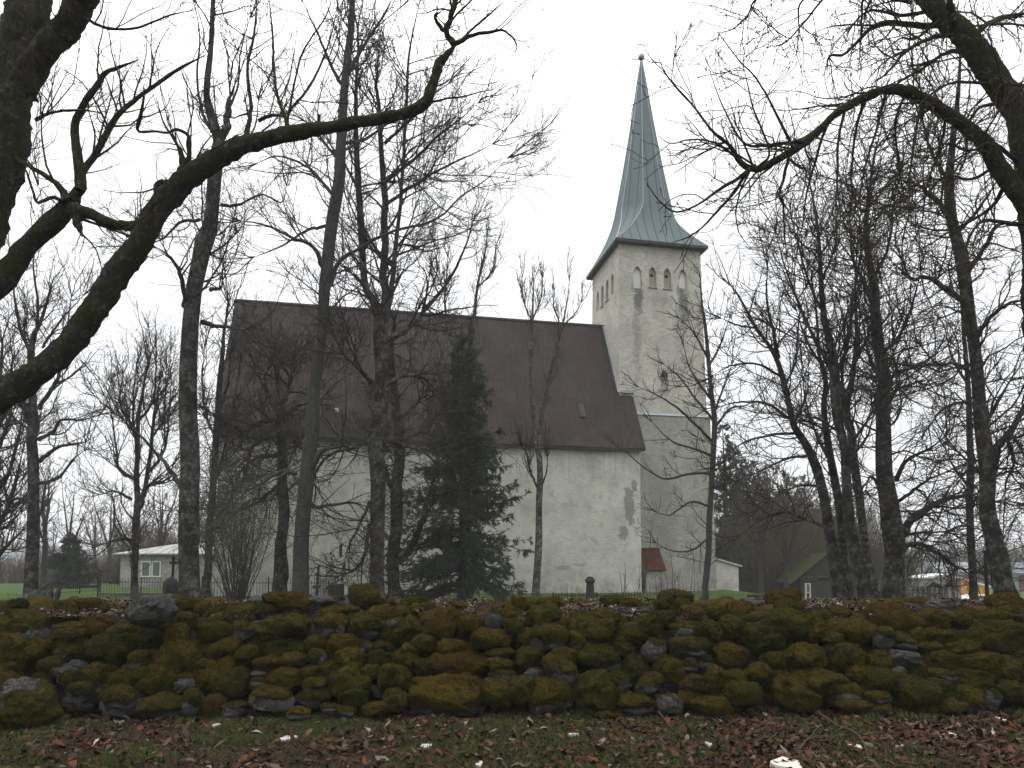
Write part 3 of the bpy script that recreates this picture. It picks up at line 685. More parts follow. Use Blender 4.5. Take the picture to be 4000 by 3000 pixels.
c = at(3650, 2208, 110)[2]; MB().hexa([(a[0]-.6, 109.4, a[2]), (b[0]+.6, 109.4, a[2]), (b[0]+.6, 118.6, a[2]), (a[0]-.6, 118.6, a[2]), (a[0]-.5, 113, c+.5), (b[0]+.5, 113, c+.5), (b[0]+.5, 115, c+.5), (a[0]-.5, 115, c+.5)]).build('roof', BLUER, gh)
for xx in (3690, 3715, 3795):
    e, f = at(xx, 2241, 110), at(xx+13, 2256, 110); MB().abox(e[0], f[0], 109.93, 109.997, f[2], e[2]).build('window', GLASS, gh)
e, f = at(3738, 2246, 110), at(3790, 2262, 110); MB().abox(e[0], f[0], 109.8, 109.99, f[2], e[2]).build('balcony_panel', simple('maroon_panel', (.09, .022, .02), (.12, .03, .026), 2, .7), gh)
eh = thing('brown_panelled_house', 'grey house with brown wall panel at the far right edge', 'house', at(3990, 2330, 100))
a, b = at(3925, 2238, 100), at(4200, 2238, 100); MB().abox(a[0], b[0], 100, 102, -4, a[2]).build('wall', simple('dim_render', (.2, .2, .19), (.26, .26, .25), 2, .9), eh)
c = at(3950, 2208, 100)[2]; MB().hexa([(a[0]-.4, 99.5, a[2]), (b[0], 99.5, a[2]), (b[0], 102.5, a[2]), (a[0]-.4, 102.5, a[2]), (a[0]-.3, 100.8, c+.4), (b[0], 100.8, c+.4), (b[0], 101.4, c+.4), (a[0]-.3, 101.4, c+.4)]).build('roof', BLUER, eh)
e, f = at(3978, 2246, 100), at(4080, 2318, 100); MB().abox(e[0], f[0], 99.92, 99.997, f[2], e[2]).build('wall_panel', simple('brown_panel', (.07, .022, .018), (.10, .034, .028), 2, .8), eh)
for (xc, lab) in ((3640, 'dark open timber pavilion, the left of the pair before the grey barn'), (3710, 'dark open timber pavilion, the right of the pair before the grey barn')):
    PV = 56; gz_ = thing('pavilion', lab, 'pavilion', at(xc, 2335, PV), 'timber pavilions'); a, b, c = at(xc-33, 2294, PV), at(xc+31, 2294, PV), at(xc-1, 2273, PV); y2_ = PV+1.6; m = MB()
    for xx in np.linspace(a[0]+.05, b[0]-.05, 4):
        for yy in (PV, y2_): MB().abox(xx-.05, xx+.05, yy-.05, yy+.05, -3.5, a[2]+.02).build('post', OLDWOOD, gz_)
    for zz2 in (.25, .5, .75, 1.1): m.abox(a[0]+.06, b[0]-.06, y2_-.02, y2_+.04, a[2]-zz2-.1, a[2]-zz2)
    m.build('rails', OLDWOOD, gz_); r = MB()
    for e in (a, b):
        e2 = np.array(e)+(np.array(e)-np.array(c))*.12; r.hexa([(e2[0], PV-.3, e2[2]), (c[0], PV-.3, c[2]), (c[0], y2_+.3, c[2]), (e2[0], y2_+.3, e2[2]), (e2[0], PV-.3, e2[2]+.09), (c[0], PV-.3, c[2]+.09), (c[0], y2_+.3, c[2]+.09), (e2[0], y2_+.3, e2[2]+.09)])
    r.build('roof', OLDWOOD, gz_)
# parked cars far right
CARW = simple('white_car_paint', (.60, .61, .62), (.66, .67, .68), 1, .3, 0); TYRE = simple('tyre_rubber', (.01, .01, .01), (.02, .02, .02), 5, .8, 0)
def car(x, y, Y, lab):
    c = at(x, y, Y); t = thing('parked_car', lab, 'car', (c[0], Y, c[2]-1.35)); L = 4.1; z = c[2]-1.35; yy = Y
    pr_ = [(-L/2, .35), (L/2, .35), (L/2, .8), (L*.30, .92), (L*.14, 1.38), (-L*.30, 1.4), (-L*.47, .95), (-L/2, .9)]
    n = len(pr_); MB().add([(c[0]+a, yy-.85+(.12 if b > 1 else 0), z+b) for a, b in pr_]+[(c[0]+a, yy+.85-(.12 if b > 1 else 0), z+b) for a, b in pr_], [tuple(range(n)), tuple(range(2*n-1, n-1, -1))]+[(i, n+i, n+(i+1) % n, (i+1) % n) for i in range(n)]).build('body', CARW, t)
    MB().add([(c[0]+a, yy-.86, z+b) for a, b in ((-L*.40, .97), (L*.25, .97), (L*.12, 1.3), (-L*.28, 1.32))], [(0, 1, 2, 3)]).build('window', GLASS, t)
    for a in (-L*.31, L*.31):
        for s in (-.78, .78):
            MB().bar((c[0]+a, yy+s-.1, z+.33), (c[0]+a, yy+s+.1, z+.33), .33, 14).build('wheel', TYRE, t)
car(3826, 2324, 78, 'white parked car in front of the orange warehouse, half behind a slim trunk')
def post(name, lab, cat_, x, y0, y1, Y, r, mat, arm=None):
    a, b = at(x, y0, Y), at(x, y1, Y); g0 = float(gz(a[0], Y)); t = thing(name, lab, cat_, (a[0], Y, min(g0, b[2])))
    MB().bar((a[0], Y, min(g0, b[2])-.1), (a[0], Y, a[2]), r, 8, r*.8).build('pole', mat, t)
    if arm: MB().box((a[0], Y, a[2]-.25), (arm, 0, 0), (0, .05, 0), (0, 0, .05)).build('crossarm', mat, t)
post('utility_pole', 'grey utility pole standing beyond the low grey barn', 'pole', 3598, 2152, 2330, 85, .13, OLDWOOD, .7)
post('dark_post', 'thin dark metal post beside the slim trunk at far right', 'post', 3848, 2150, 2345, 19, .055, simple('dark_metal', (.012, .011, .012), (.03, .028, .03), 5, .6, 0))
sg = thing('information_board', 'white framed information board on two legs before the plank shed', 'sign', at(3156, 2360, 24)); m_ = []
a, b = at(3147, 2278, 24), at(3165, 2317, 24)
for xx in (a[0], b[0]): MB().abox(xx-.022, xx+.022, 23.98, 24.02, -.1, a[2]).build('leg', PAINTW, sg)
MB().abox(a[0]+.022, b[0]-.022, 23.985, 24.015, a[2]-.04, a[2]-.001).build('rail', PAINTW, sg); MB().abox(a[0]+.022, b[0]-.022, 23.985, 24.015, b[2], b[2]+.04).build('rail', PAINTW, sg)
MB().abox(a[0]+.022, b[0]-.022, 23.992, 24.008, b[2]+.04, a[2]-.04).build('panel', simple('board_panel', (.12, .15, .14), (.2, .23, .21), 12, .4, 0), sg)

# ------------------------------------------------------------------ dry-stone wall of mossy boulders
def moss_mat():
    g = NG('mossy_granite'); v = g.coord(); at_ = g.n('ShaderNodeAttribute'); at_.attribute_name = 'moss'; ti = g.n('ShaderNodeAttribute'); ti.attribute_name = 'tint'
    fz = g.noise(v, 34, 7, .8); f2 = g.noise(v, 9, 6, .7); f3 = g.noise(v, 2.6, 4, .6)
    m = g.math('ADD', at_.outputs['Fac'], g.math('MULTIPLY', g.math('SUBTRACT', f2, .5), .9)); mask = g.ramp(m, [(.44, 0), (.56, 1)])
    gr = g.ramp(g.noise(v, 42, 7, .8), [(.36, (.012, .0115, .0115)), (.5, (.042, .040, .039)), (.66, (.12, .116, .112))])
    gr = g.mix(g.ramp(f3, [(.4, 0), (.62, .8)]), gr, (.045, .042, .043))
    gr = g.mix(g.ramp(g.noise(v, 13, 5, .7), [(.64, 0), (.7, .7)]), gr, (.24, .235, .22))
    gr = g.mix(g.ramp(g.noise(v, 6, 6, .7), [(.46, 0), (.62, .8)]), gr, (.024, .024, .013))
    gn = g.n('ShaderNodeNewGeometry'); sz_ = g.n('ShaderNodeSeparateXYZ'); g.l(gn.outputs['Normal'], sz_.inputs[0])
    hue = g.math('ADD', g.math('ADD', g.math('MULTIPLY', f3, .75), g.math('MULTIPLY', ti.outputs['Fac'], .5)), g.math('MULTIPLY', sz_.outputs[2], .12))  # tops turn golden by growth, and their lighter tone paints in top light
    ms = g.ramp(hue, [(.20, (.026, .033, .007)), (.40, (.061, .055, .008)), (.62, (.104, .077, .010)), (.88, (.084, .046, .010))])
    ms = g.mix(g.ramp(fz, [(.36, 0), (.62, 1)]), g.mix(.78, ms, (.006, .006, .002)), ms)
    ms = g.mix(g.ramp(f2, [(.50, 0), (.68, .75)]), ms, (.016, .013, .004))
    c = g.mix(mask, gr, ms)
    h = g.math('MULTIPLY', fz, g.math('ADD', g.math('MULTIPLY', mask, 1.0), .25)); b = g.bump(h, 1.0, .05); g.bump(g.noise(v, 160, 3, .6), .5, .008, b)
    g.b.inputs['Sheen Weight'].default_value = .0
    return g.done(c, .95)
MOSS = moss_mat()
def ico(n):
    b = bmesh.new(); bmesh.ops.create_icosphere(b, subdivisions=n, radius=1); V = np.array([v.co for v in b.verts]); Fq = np.array([[v.index for v in f.verts] for f in b.faces]); b.free(); return V, Fq
ICO = {n: ico(n) for n in (3, 4, 5, 6)}
def boulder(c, hw_, hh, hd, moss, rot, seed, lod=5, cap=.5, boxy=.7, puff=1.0, cut=None):
    """irregular boulder: cut facets, lumps, then moss cushions where moss grows"""
    rng = np.random.default_rng(seed); D, Fq = ICO[lod]; P = D.copy()
    P = np.sign(P)*np.abs(P)**boxy
    for _ in range(6):
        n = nrm(rng.normal(size=3)*np.array([1, .7, 1])[None])[0]; d = rng.uniform(.68, .98); ex = np.maximum(P@n-d, 0); P = P-ex[:, None]*n*((.85-.2*moss) if cut is None else cut)
    o = rng.uniform(-50, 50, 3)
    P = P*(1+.19*fbm(D+o, 1.3, seed, 2)+.06*fbm(D+o, 4.0, seed+1, 2))[:, None]
    ext = np.abs(P).max(0); P = P/ext*np.array([hw_, hd, hh])
    ca, sa = math.cos(R_(rot)), math.sin(R_(rot)); P = np.stack([P[:, 0]*ca-P[:, 2]*sa, P[:, 1], P[:, 0]*sa+P[:, 2]*ca], 1)
    yw = rng.uniform(-.25, .25); P = np.stack([P[:, 0]*math.cos(yw)-P[:, 1]*math.sin(yw), P[:, 0]*math.sin(yw)+P[:, 1]*math.cos(yw), P[:, 2]], 1)
    N = nrm(P/np.array([hw_, hd, hh])**2)
    Q = P+np.array(c)
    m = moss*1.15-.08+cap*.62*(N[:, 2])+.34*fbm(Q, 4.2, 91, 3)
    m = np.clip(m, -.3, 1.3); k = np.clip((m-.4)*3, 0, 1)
    th = puff*min(.05, .27*min(hw_, hh)); Q = Q+N*(k*th*(.55+.6*fbm(Q, 8, 33, 2)))[:, None]+N*(k*.014*fbm(Q, 24, 5, 2))[:, None]+N*((1-k)*.012*fbm(Q, 14, 8, 3)*min(1, hw_*5))[:, None]
    tint = np.full(len(Q), rng.uniform(-.2, .6))
    if lod >= 4:                     # moss shoots: tiny spikes over the cushions
        a = Q[Fq[:, 0]]; fn = np.cross(Q[Fq[:, 1]]-a, Q[Fq[:, 2]]-a); ar = np.linalg.norm(fn, axis=1)/2; fn = nrm(fn); fm = m[Fq].mean(1)
        wgt = ar*(fm > .5); ns = int(min(wgt.sum()*9000, 5000))
        if ns > 20:
            f = rng.choice(len(Fq), ns, p=wgt/wgt.sum()); b = rng.dirichlet((1, 1, 1), ns); p = (Q[Fq[f]]*b[:, :, None]).sum(1); n_ = fn[f]
            sd = nrm(np.cross(n_, rng.normal(size=(ns, 3))))*rng.uniform(.0025, .005, (ns, 1)); tip = p+n_*rng.uniform(.005, .014, (ns, 1))+rng.normal(0, .004, (ns, 3)); p = p-n_*.003
            n0 = len(Q); Q = np.concatenate([Q, np.stack([p-sd, p+sd, tip], 1).reshape(-1, 3)]); Fq = np.concatenate([Fq, n0+np.arange(ns*3).reshape(-1, 3)])
            m = np.concatenate([m, np.full(ns*3, 1.2)]); tint = np.concatenate([tint, np.repeat(tint[0]+rng.uniform(-.35, .3, ns), 3)])
    return Q, Fq, m, tint
def Yw(y): return float(np.interp(y, [2285, 2320, 2350, 2390, 2440, 2790, 2870], [9.9, 9.5, 8.9, 8.2, 7.75, 7.05, 6.7]))
A_ = [(80,560,300,240,.95),(110,700,400,240,.9),(60,900,220,220,.9),(540,430,260,110,.9),(590,520,260,80,.45),(570,575,290,110,.95),(610,680,310,190,1),(300,580,130,120,.1),(180,530,220,90,.9),
(420,830,150,130,.95),(490,760,120,100,.2),(540,900,140,210,.1,70),(640,830,140,90,.1,-25),(390,930,190,120,.5),(560,950,120,140,.8),(670,1080,260,230,.42),(790,900,240,240,.7),(860,700,310,200,1),(980,640,260,140,1),(840,520,170,170,.9),
(1000,560,200,130,.9),(1330,530,290,140,.95),(1220,620,210,140,1),(1420,600,200,150,1,25),(1130,790,150,150,.35),(1270,770,130,140,.6),(1040,940,260,170,1),(1290,960,250,240,1),(1000,1130,340,240,.33),(1380,1170,430,190,.6),(1480,780,330,260,1,20),
(1780,690,330,210,1,20),(1740,560,240,140,.95),(1500,460,170,120,1),(1700,930,200,200,.9),(1880,980,290,240,1),(1500,980,200,180,.2),(1840,840,210,140,1),(1990,740,180,130,1),(1720,1160,160,170,.8),(1900,1190,280,120,.2),(1650,850,170,140,.5),
(920,430,200,90,.08),(980,480,160,80,.05),(1410,340,180,140,.2),(1530,350,180,120,1),(1650,370,120,110,1),(1790,385,120,110,1),(720,345,230,110,1),(540,350,160,90,1),(860,380,150,80,.95),(150,330,150,70,1),(1960,420,260,180,1),(1950,560,190,160,.3),(900,1080,170,170,.8),(1150,910,130,120,.7),(330,700,200,160,.85),(1560,1130,160,200,.5),(60,1000,140,200,.8)]
B_ = [(100,390,190,110,1),(20,300,150,80,.05),(440,350,190,90,.1),(640,320,280,110,.1),(660,390,320,90,.8),(1060,335,160,80,1),(1290,320,220,80,1),(200,520,430,200,1),(620,520,250,220,.38),(890,510,280,200,.72),(1170,560,260,190,1),(1010,405,200,110,.9),(1170,405,170,110,1),(1350,375,190,100,1),(1120,490,130,70,.1),(1510,500,320,230,1),(1750,500,180,160,1),(1640,355,130,80,.5),(1930,470,180,220,.3),(2040,470,120,210,.8),(1900,620,310,160,.9),(200,690,440,160,1),(300,780,210,100,.95),(100,800,220,80,.8),(500,660,180,150,.8),(720,670,230,170,1),(860,665,200,100,.4),(1010,690,190,100,1),(1350,660,230,140,1),(1250,690,120,80,.9),(500,770,140,140,.3),(780,780,250,160,1),(1000,780,210,150,1),(1220,790,210,170,1),(1590,680,230,130,1),(1670,800,450,210,1),(1370,850,130,140,1),(1970,740,200,100,.6),(1980,820,210,90,.8),(240,930,280,190,1),(460,880,210,100,.9),(470,970,180,100,.9),(600,880,210,170,.8),(780,960,280,230,1),(790,1080,210,150,.9),(1120,930,230,210,1),(980,1030,120,110,.2),(1120,1110,180,160,.7),(30,980,140,120,.2),(30,890,130,70,.1),(150,1120,350,210,.22),(460,1100,270,150,.5),(1520,1090,640,300,.72),(1760,1040,150,210,.9),(1950,1060,250,220,.9),(1990,910,210,100,.4),(980,1180,240,100,.9),(720,1200,180,90,.3),(590,1180,120,70,.2),(350,1220,180,90,.6),(940,880,150,120,.9),(1330,1000,160,140,.9)]
C_ = [(280,450,300,200,1),(60,330,110,110,1),(160,350,120,70,1),(320,325,190,80,1),(70,470,90,70,.05),(20,520,120,180,.95),(540,470,200,130,.3),(620,560,380,260,.65),(760,455,240,140,.95),(810,310,190,90,1),(970,335,170,70,1),(890,385,120,60,.1),(1040,390,180,70,.1),(1230,335,140,110,.95),(1370,340,160,110,1),(1150,500,130,190,.9,-15),(1250,470,130,150,.85,20),(980,580,340,200,.95),(1420,540,270,130,.4),(1590,560,180,180,1),(1450,390,180,90,1),(1650,380,160,70,1),(1830,390,230,150,.85),(1780,510,180,160,.95),(1640,430,130,90,.8),(310,620,290,200,.55),(100,620,210,160,.9),(170,780,240,180,.95),(430,740,190,120,.9),(690,780,420,220,.8,-10),(390,900,300,230,.42,-35),(180,900,160,120,.3),(1140,710,190,180,.25),(1430,690,380,180,.48),(1000,880,220,250,.66),(1290,900,220,300,.7),(1560,830,160,160,.3),(1430,830,130,110,.7),(1760,750,240,210,1),(1950,620,220,210,1),(850,980,200,160,.3,-30),(310,1090,340,260,.66),(660,1080,340,330,.8),(1000,1140,360,180,.6),(1270,1140,220,190,.22),(1470,980,190,150,.8),(1640,970,180,240,.95,-25),(1620,1170,300,180,.95),(1810,920,220,120,.85),(1860,1070,270,190,1),(60,1030,220,190,.9),(1130,950,180,120,.6),(1430,1090,170,140,.8),(1990,900,160,160,.9),(1080,1010,170,110,.5),(770,1230,210,80,.6),(520,640,130,160,.7),(910,700,150,110,.7)]
D_ = [(160,370,190,120,1),(570,410,190,100,1),(430,450,170,110,.95),(640,560,430,190,1),(1040,450,360,240,1),(830,410,110,100,1),(1320,470,240,170,1),(180,500,400,230,1),(370,560,190,150,1),(530,610,170,100,1),(920,610,180,160,.5),(930,690,140,70,.1),(1100,640,230,140,.35,-20),(1110,770,220,140,.1,-10),(1380,600,250,130,1),(1220,590,120,120,.9),(1310,680,210,90,.3),(280,770,350,210,1),(610,770,320,240,1),(890,800,250,170,.95),(1070,880,100,80,.05),(1400,780,350,150,1),(1560,680,310,120,.95),(1730,800,260,130,1),(1200,870,140,150,.95),(1670,950,250,180,1),(1500,920,130,90,.2),(1370,890,240,70,.3),(1860,600,390,240,.95),(1620,450,210,130,1),(1810,440,240,110,1),(1990,430,190,150,1),(1200,335,200,90,.2),(220,1070,340,230,.95),(420,960,470,190,.85,-10),(600,1060,260,200,.45),(840,960,280,190,1),(1030,970,160,160,1),(880,1090,210,100,.2),(1180,1080,280,260,1),(1390,1080,310,240,1,-10),(1610,1120,290,220,.7),(1780,1100,200,190,.3),(1930,870,210,190,.95),(1950,1040,240,180,.8),(900,1190,230,80,.3),(60,930,160,190,.9),(20,640,210,210,.9),(700,1150,260,100,.8),(720,910,140,140,.9),(1790,900,150,140,.9),(1480,1170,200,120,.8),(60,800,170,150,.95)]
stones = []
for x0_, lst in ((0, A_), (1000, B_), (2000, C_), (3000, D_)):
    for t in lst: stones.append((x0_+t[0]*.48217, 2200+t[1]*.48217, t[2]*.48217, t[3]*.48217, t[4], t[5] if len(t) > 5 else 0))
wall = thing('dry_stone_wall', 'long dry-stone wall of moss-covered boulders across the foreground', 'wall', (0, 8.2, 0))
order = sorted(range(len(stones)), key=lambda i: -stones[i][2]*stones[i][3]); rank = {i: r for r, i in enumerate(order)}
rest = []; rng = np.random.default_rng(5)
for i, (x, y, w_, h_, mo, ro) in enumerate(stones):
    Y = Yw(y); s_ = mpp(y, Y); hw_, hh = w_*s_*.545, h_*s_*.545; hd = min(.42, .5*(hw_+hh)*rng.uniform(.85, 1.15)); dz_ = hd*.72+rng.uniform(-.07, .12); c = at(x, y, Y+dz_)
    sc = (Y+dz_)/Y
    r = rank[i]; Q, Fq, m, t = boulder(c, hw_*sc, hh*sc, hd, mo, ro+rng.uniform(-6, 6), 100+i, 5 if r < 120 else 4, .85, rng.uniform(.68, .95))  # moss keeps to the tops; darker bare undersides also paint in crevice shade
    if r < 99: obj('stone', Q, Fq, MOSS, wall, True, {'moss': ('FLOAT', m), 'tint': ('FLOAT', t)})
    else: rest.append((Q, Fq, m, t))
# small filling stones in the joints, the top layer towards the yard, and the wall beyond the frame
for i in range(260):
    y = rng.uniform(2440, 2800); x = rng.uniform(-30, 4030); Y = Yw(y)+rng.uniform(.26, .42); r = rng.uniform(.05, .13)
    rest.append(boulder(at(x, y, Y+r), r*rng.uniform(1, 1.7), r*.8, r, rng.choice([.15, .7, .9, .95]), rng.uniform(-25, 25), 900+i, 3, .4, .9))
for i in range(230):
    X = rng.uniform(-8.5, 8.5); Y = rng.uniform(8.0, 9.7); r = rng.uniform(.07, .17); z = .93+.14*(Y-8)/1.7
    rest.append(boulder(np.array([X, Y, z-r*.55]), r*rng.uniform(1, 1.8), r*.8, r*1.2, rng.choice([.2, .7, .9, 1]), rng.uniform(-15, 15), 2000+i, 3, .5, .85))
for i in range(330):
    X = rng.choice([-1, 1])*rng.uniform(5.6, 12); z = rng.uniform(.05, .95); Y = 7.05+.75*z+rng.uniform(0, .2)+(.0 if z < .8 else rng.uniform(0, 1.5)); r = rng.uniform(.14, .28)
    rest.append(boulder(np.array([X, Y+r*.6, z-r*.2]), r*rng.uniform(1, 1.5), r*.8, r, rng.choice([.4, .8, .9, 1]), rng.uniform(-15, 15), 3000+i, 4, .5, .85))
for i in range(160):                 # churchyard face
    X = rng.uniform(-11, 11); z = rng.uniform(.05, .95); r = rng.uniform(.14, .26); Y = 10.1-.3*z-r*.5
    rest.append(boulder(np.array([X, Y, z-r*.2]), r*rng.uniform(1, 1.5), r*.8, r, rng.choice([.2, .7, .9]), rng.uniform(-15, 15), 4000+i, 3, .5, .85))
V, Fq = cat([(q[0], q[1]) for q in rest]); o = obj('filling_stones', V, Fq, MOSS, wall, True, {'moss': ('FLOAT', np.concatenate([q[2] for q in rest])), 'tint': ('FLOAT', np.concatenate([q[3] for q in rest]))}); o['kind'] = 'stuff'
SOIL = simple('dark_soil', (.010, .008, .006), (.03, .023, .016), 9, .95, .8, .03)
us = np.linspace(-12, 12, 121); pf = [(7.35, -.1), (7.65, .35), (7.95, .80), (8.25, .90), (9.0, .98), (9.7, 1.03), (9.95, .6), (10.05, -.1)]
V = np.array([[u, y, z] for y, z in pf for u in us]); V[:, 2] += .03*vn(V, 1.8, 3); i = np.arange(len(V)).reshape(len(pf), -1)
obj('earth_core', V, np.stack([i[:-1, :-1], i[:-1, 1:], i[1:, 1:], i[1:, :-1]], -1).reshape(-1, 4), SOIL, wall, True)
# loose boulders lying on and against the wall
for j, (x, y, w_, h_, mo, ro, Y, lod, cap, lab) in enumerate((
    (597, 2382, 196, 142, -.02, 0, 7.45, 6, .34, 'big bare grey granite boulder with a small moss cap resting on top of the wall'),
    (98, 2752, 280, 215, .66, 0, 6.75, 6, -.42, 'large half-mossy boulder lying against the foot of the wall at lower left'),
    (1424, 2326, 110, 84, 1, -15, 8.7, 6, .5, 'upright moss-covered boulder standing on the wall before the double trunk'),
    (1120, 2346, 172, 62, 1, -4, 8.35, 6, .5, 'long flat moss-covered slab lying on the wall below the leaning grey trunk'),
    (3058, 2340, 132, 86, 1, 10, 8.9, 6, .5, 'tall golden mossy boulder on the wall below the plank shed'),
    (3926, 2362, 130, 84, 1, 0, 8.6, 6, .5, 'rounded mossy boulder on the wall at the foot of the thick leaning trunk'),
    (3668, 2366, 150, 54, -.05, 0, 8.7, 6, .2, 'low bare grey boulder on the wall at the right between leaf heaps'),
    (2640, 2338, 130, 60, .92, 0, 9.0, 5, .5, 'double-humped mossy boulder on the wall before the church tower'),
    (1245, 2350, 150, 50, .0, 8, 8.8, 5, .1, 'flat grey slab lying on the wall right of the leaning grey trunk'))):
    s_ = mpp(y, Y); hw_, hh = w_*s_*.5, h_*s_*.52; hd = .45*(hw_+hh)
    c = at(x, y, Y+hd*.4); Q, Fq, m, t = boulder(c, hw_, hh, hd, mo, ro, 7000+j, lod, cap, .98, 1.0, .22)
    if Y < 7.5: Q[:, 2] = np.maximum(Q[:, 2], -.06)
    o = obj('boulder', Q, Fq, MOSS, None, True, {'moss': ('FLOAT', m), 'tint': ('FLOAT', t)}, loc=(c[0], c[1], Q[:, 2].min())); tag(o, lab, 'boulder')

# ------------------------------------------------------------------ leaf litter, grass, sticks
def leaf_mat():
    g = NG('dead_leaves'); a = g.n('ShaderNodeAttribute'); a.attribute_name = 'leafcol'; v = g.coord()
    c = g.mix(g.ramp(g.noise(v, 60, 4, .6), [(.3, 0), (.7, .55)]), a.outputs['Color'], g.mix(.65, a.outputs['Color'], (.012, .008, .006))); return g.done(c, .8)
LEAF = leaf_mat()
def maple(rng):
    """lobed outline with a centre point"""
    th = np.linspace(0, 2*math.pi, 18, endpoint=False); lob = np.array([1, .55, .72, .5, .95, .5, .7, .4, .35, .25, .35, .4, .7, .5, .95, .5, .72, .55])
    r = lob*rng.uniform(.85, 1.1, 18); return np.stack([r*np.sin(th), r*np.cos(th)], 1)
def oval(rng):
    th = np.linspace(0, 2*math.pi, 10, endpoint=False); return np.stack([.42*np.sin(th)*rng.uniform(.85, 1.15, 10), np.cos(th)], 1)
COLS = np.array([(.060, .024, .014), (.090, .034, .017), (.034, .020, .013), (.082, .047, .029), (.026, .019, .014), (.055, .040, .030), (.11, .082, .062), (.19, .155, .13), (.33, .30, .27)])
def litter(name, label, n, pos, wts, size, seed, lift=.02, tilt=.45):
    rng = np.random.default_rng(seed); VV = []; FF = []; CC = []; nv = 0
    tm = [maple(rng) for _ in range(5)]+[oval(rng) for _ in range(5)]
    P = pos(rng, n); wts = np.array(wts)/sum(wts)
    for p in P:
        o = tm[rng.integers(len(tm))]; s_ = (size[0]*.8+(size[1]*1.35-size[0]*.8)*rng.random()**2.2)*(1 if len(o) == 18 else 1.15); k = float(np.clip(rng.normal(0, 1.1), -1.5, 1.5)); k2 = float(np.clip(rng.normal(0, .6), -.9, .9))
        q = np.vstack([[0, 0], o*.55, o]); z = k*q[:, 0]**2*.8+k2*q[:, 1]**2*.5+rng.normal(0, .05, len(q)); L = np.column_stack([q, z])*s_
        a = rng.uniform(0, 6.283); ca, sa = math.cos(a), math.sin(a); tx, ty = rng.normal(0, tilt, 2)
        L = L@np.array([[ca, -sa, 0], [sa, ca, 0], [0, 0, 1]]).T; L[:, 2] += L[:, 0]*tx+L[:, 1]*ty
        L = L+p; L[:, 2] += max(0, p[2]-L[:, 2].min())*.8+rng.uniform(0, lift)
        m = len(o); i = np.arange(m); j = (i+1) % m
        FF.append(np.stack([np.zeros(m, int), np.zeros(m, int), 1+i, 1+j], 1)+nv); FF.append(np.stack([1+i, 1+m+i, 1+m+j, 1+j], 1)+nv)
        c = COLS[rng.choice(len(COLS), p=wts)]*rng.uniform(.7, 1.25); CC.append(np.tile([*c, 1], (2*m+1, 1))); VV.append(L); nv += 2*m+1
    V = np.concatenate(VV); Fq = np.concatenate(FF); tri = Fq[Fq[:, 0] == Fq[:, 1]][:, 1:]; qd = Fq[Fq[:, 0] != Fq[:, 1]]
    T = np.concatenate([tri, qd[:, [0, 1, 2]], qd[:, [0, 2, 3]]])
    return tag(obj(name, V, T, LEAF, None, False, {'leafcol': ('FLOAT_COLOR', np.concatenate(CC))}), label, 'leaves' if False else None, kind='stuff')
def front(rng, n):
    out = []
    while len(out) < n:
        x, y = rng.uniform(-6.2, 6.2), rng.uniform(4.7, 7.45)
        d = .30+.7*smooth(-1.2, 1.5, x+.5*float(vn(np.array([x, y, 0]), .9, 4)))
        d *= .45+.55*smooth(-.35, .35, float(vn(np.array([x, y, 3.]), 1.3, 21)))
        if rng.random() < d: out.append((x, y, float(gz(x, y))))
    return out
litter('fallen_leaves', None, 21000, front, (5, 3.4, 6, 2.4, 6, 4, 1.2, .45, .05), (.012, .040), 1, .022, .32)
def ontop(rng, n):
    out = []
    while len(out) < n:
        x, y = rng.uniform(-6.5, 6.5), rng.uniform(7.95, 9.75)
        if float(vn(np.array([x, y, 1.]), 1.1, 8)) > -.1: out.append((x, y, .955+.09*(y-8)/1.7+.02*rng.random()))
    return out
litter('leaf_litter', None, 6500, ontop, (1.5, 1, 2, 1, 3, 3, 2.5, 1.8, .5), (.016, .036), 2, .012, .3)
def flakes(name, n, pos, seed):
    rng = np.random.default_rng(seed); P = np.array(pos(rng, n)); n = len(P); P[:, 2] += rng.uniform(.002, .014, n); a = nrm(rng.normal(size=(n, 3))*[1, 1, .35]); b = nrm(np.cross(a, rng.normal(size=(n, 3))*[.4, .4, 1]))
    a = a*rng.uniform(.004, .016, (n, 1)); b = b*rng.uniform(.002, .008, (n, 1)); V = np.stack([P-a-b*.6, P+a*.3-b, P+a+b*.4, P-a*.4+b], 1).reshape(-1, 3); c = COLS[rng.choice(9, n, p=np.array([5, 4, 6, 3, 7, 5, 1.5, .5, .1])/32.1)]*rng.uniform(.5, 1.3, (n, 1)); c = np.repeat(np.hstack([c, np.ones((n, 1))]), 4, axis=0)
    return tag(obj(name, V, np.arange(n*4).reshape(n, 4), LEAF, None, False, {'leafcol': ('FLOAT_COLOR', c)}), kind='stuff')
def anyfront(rng, n):
    x = rng.uniform(-6.3, 6.3, n); y = rng.uniform(4.6, 7.5, n); return np.stack([x, y, gz(x, y)], 1)
flakes('leaf_fragments', 90000, anyfront, 12)
def anytop(rng, n):
    x = rng.uniform(-6.5, 6.5, n); y = rng.uniform(7.9, 9.7, n); return np.stack([x, y, .95+.09*(y-8)/1.7+.02*rng.random(n)], 1)
flakes('leaf_fragments', 25000, anytop, 13)
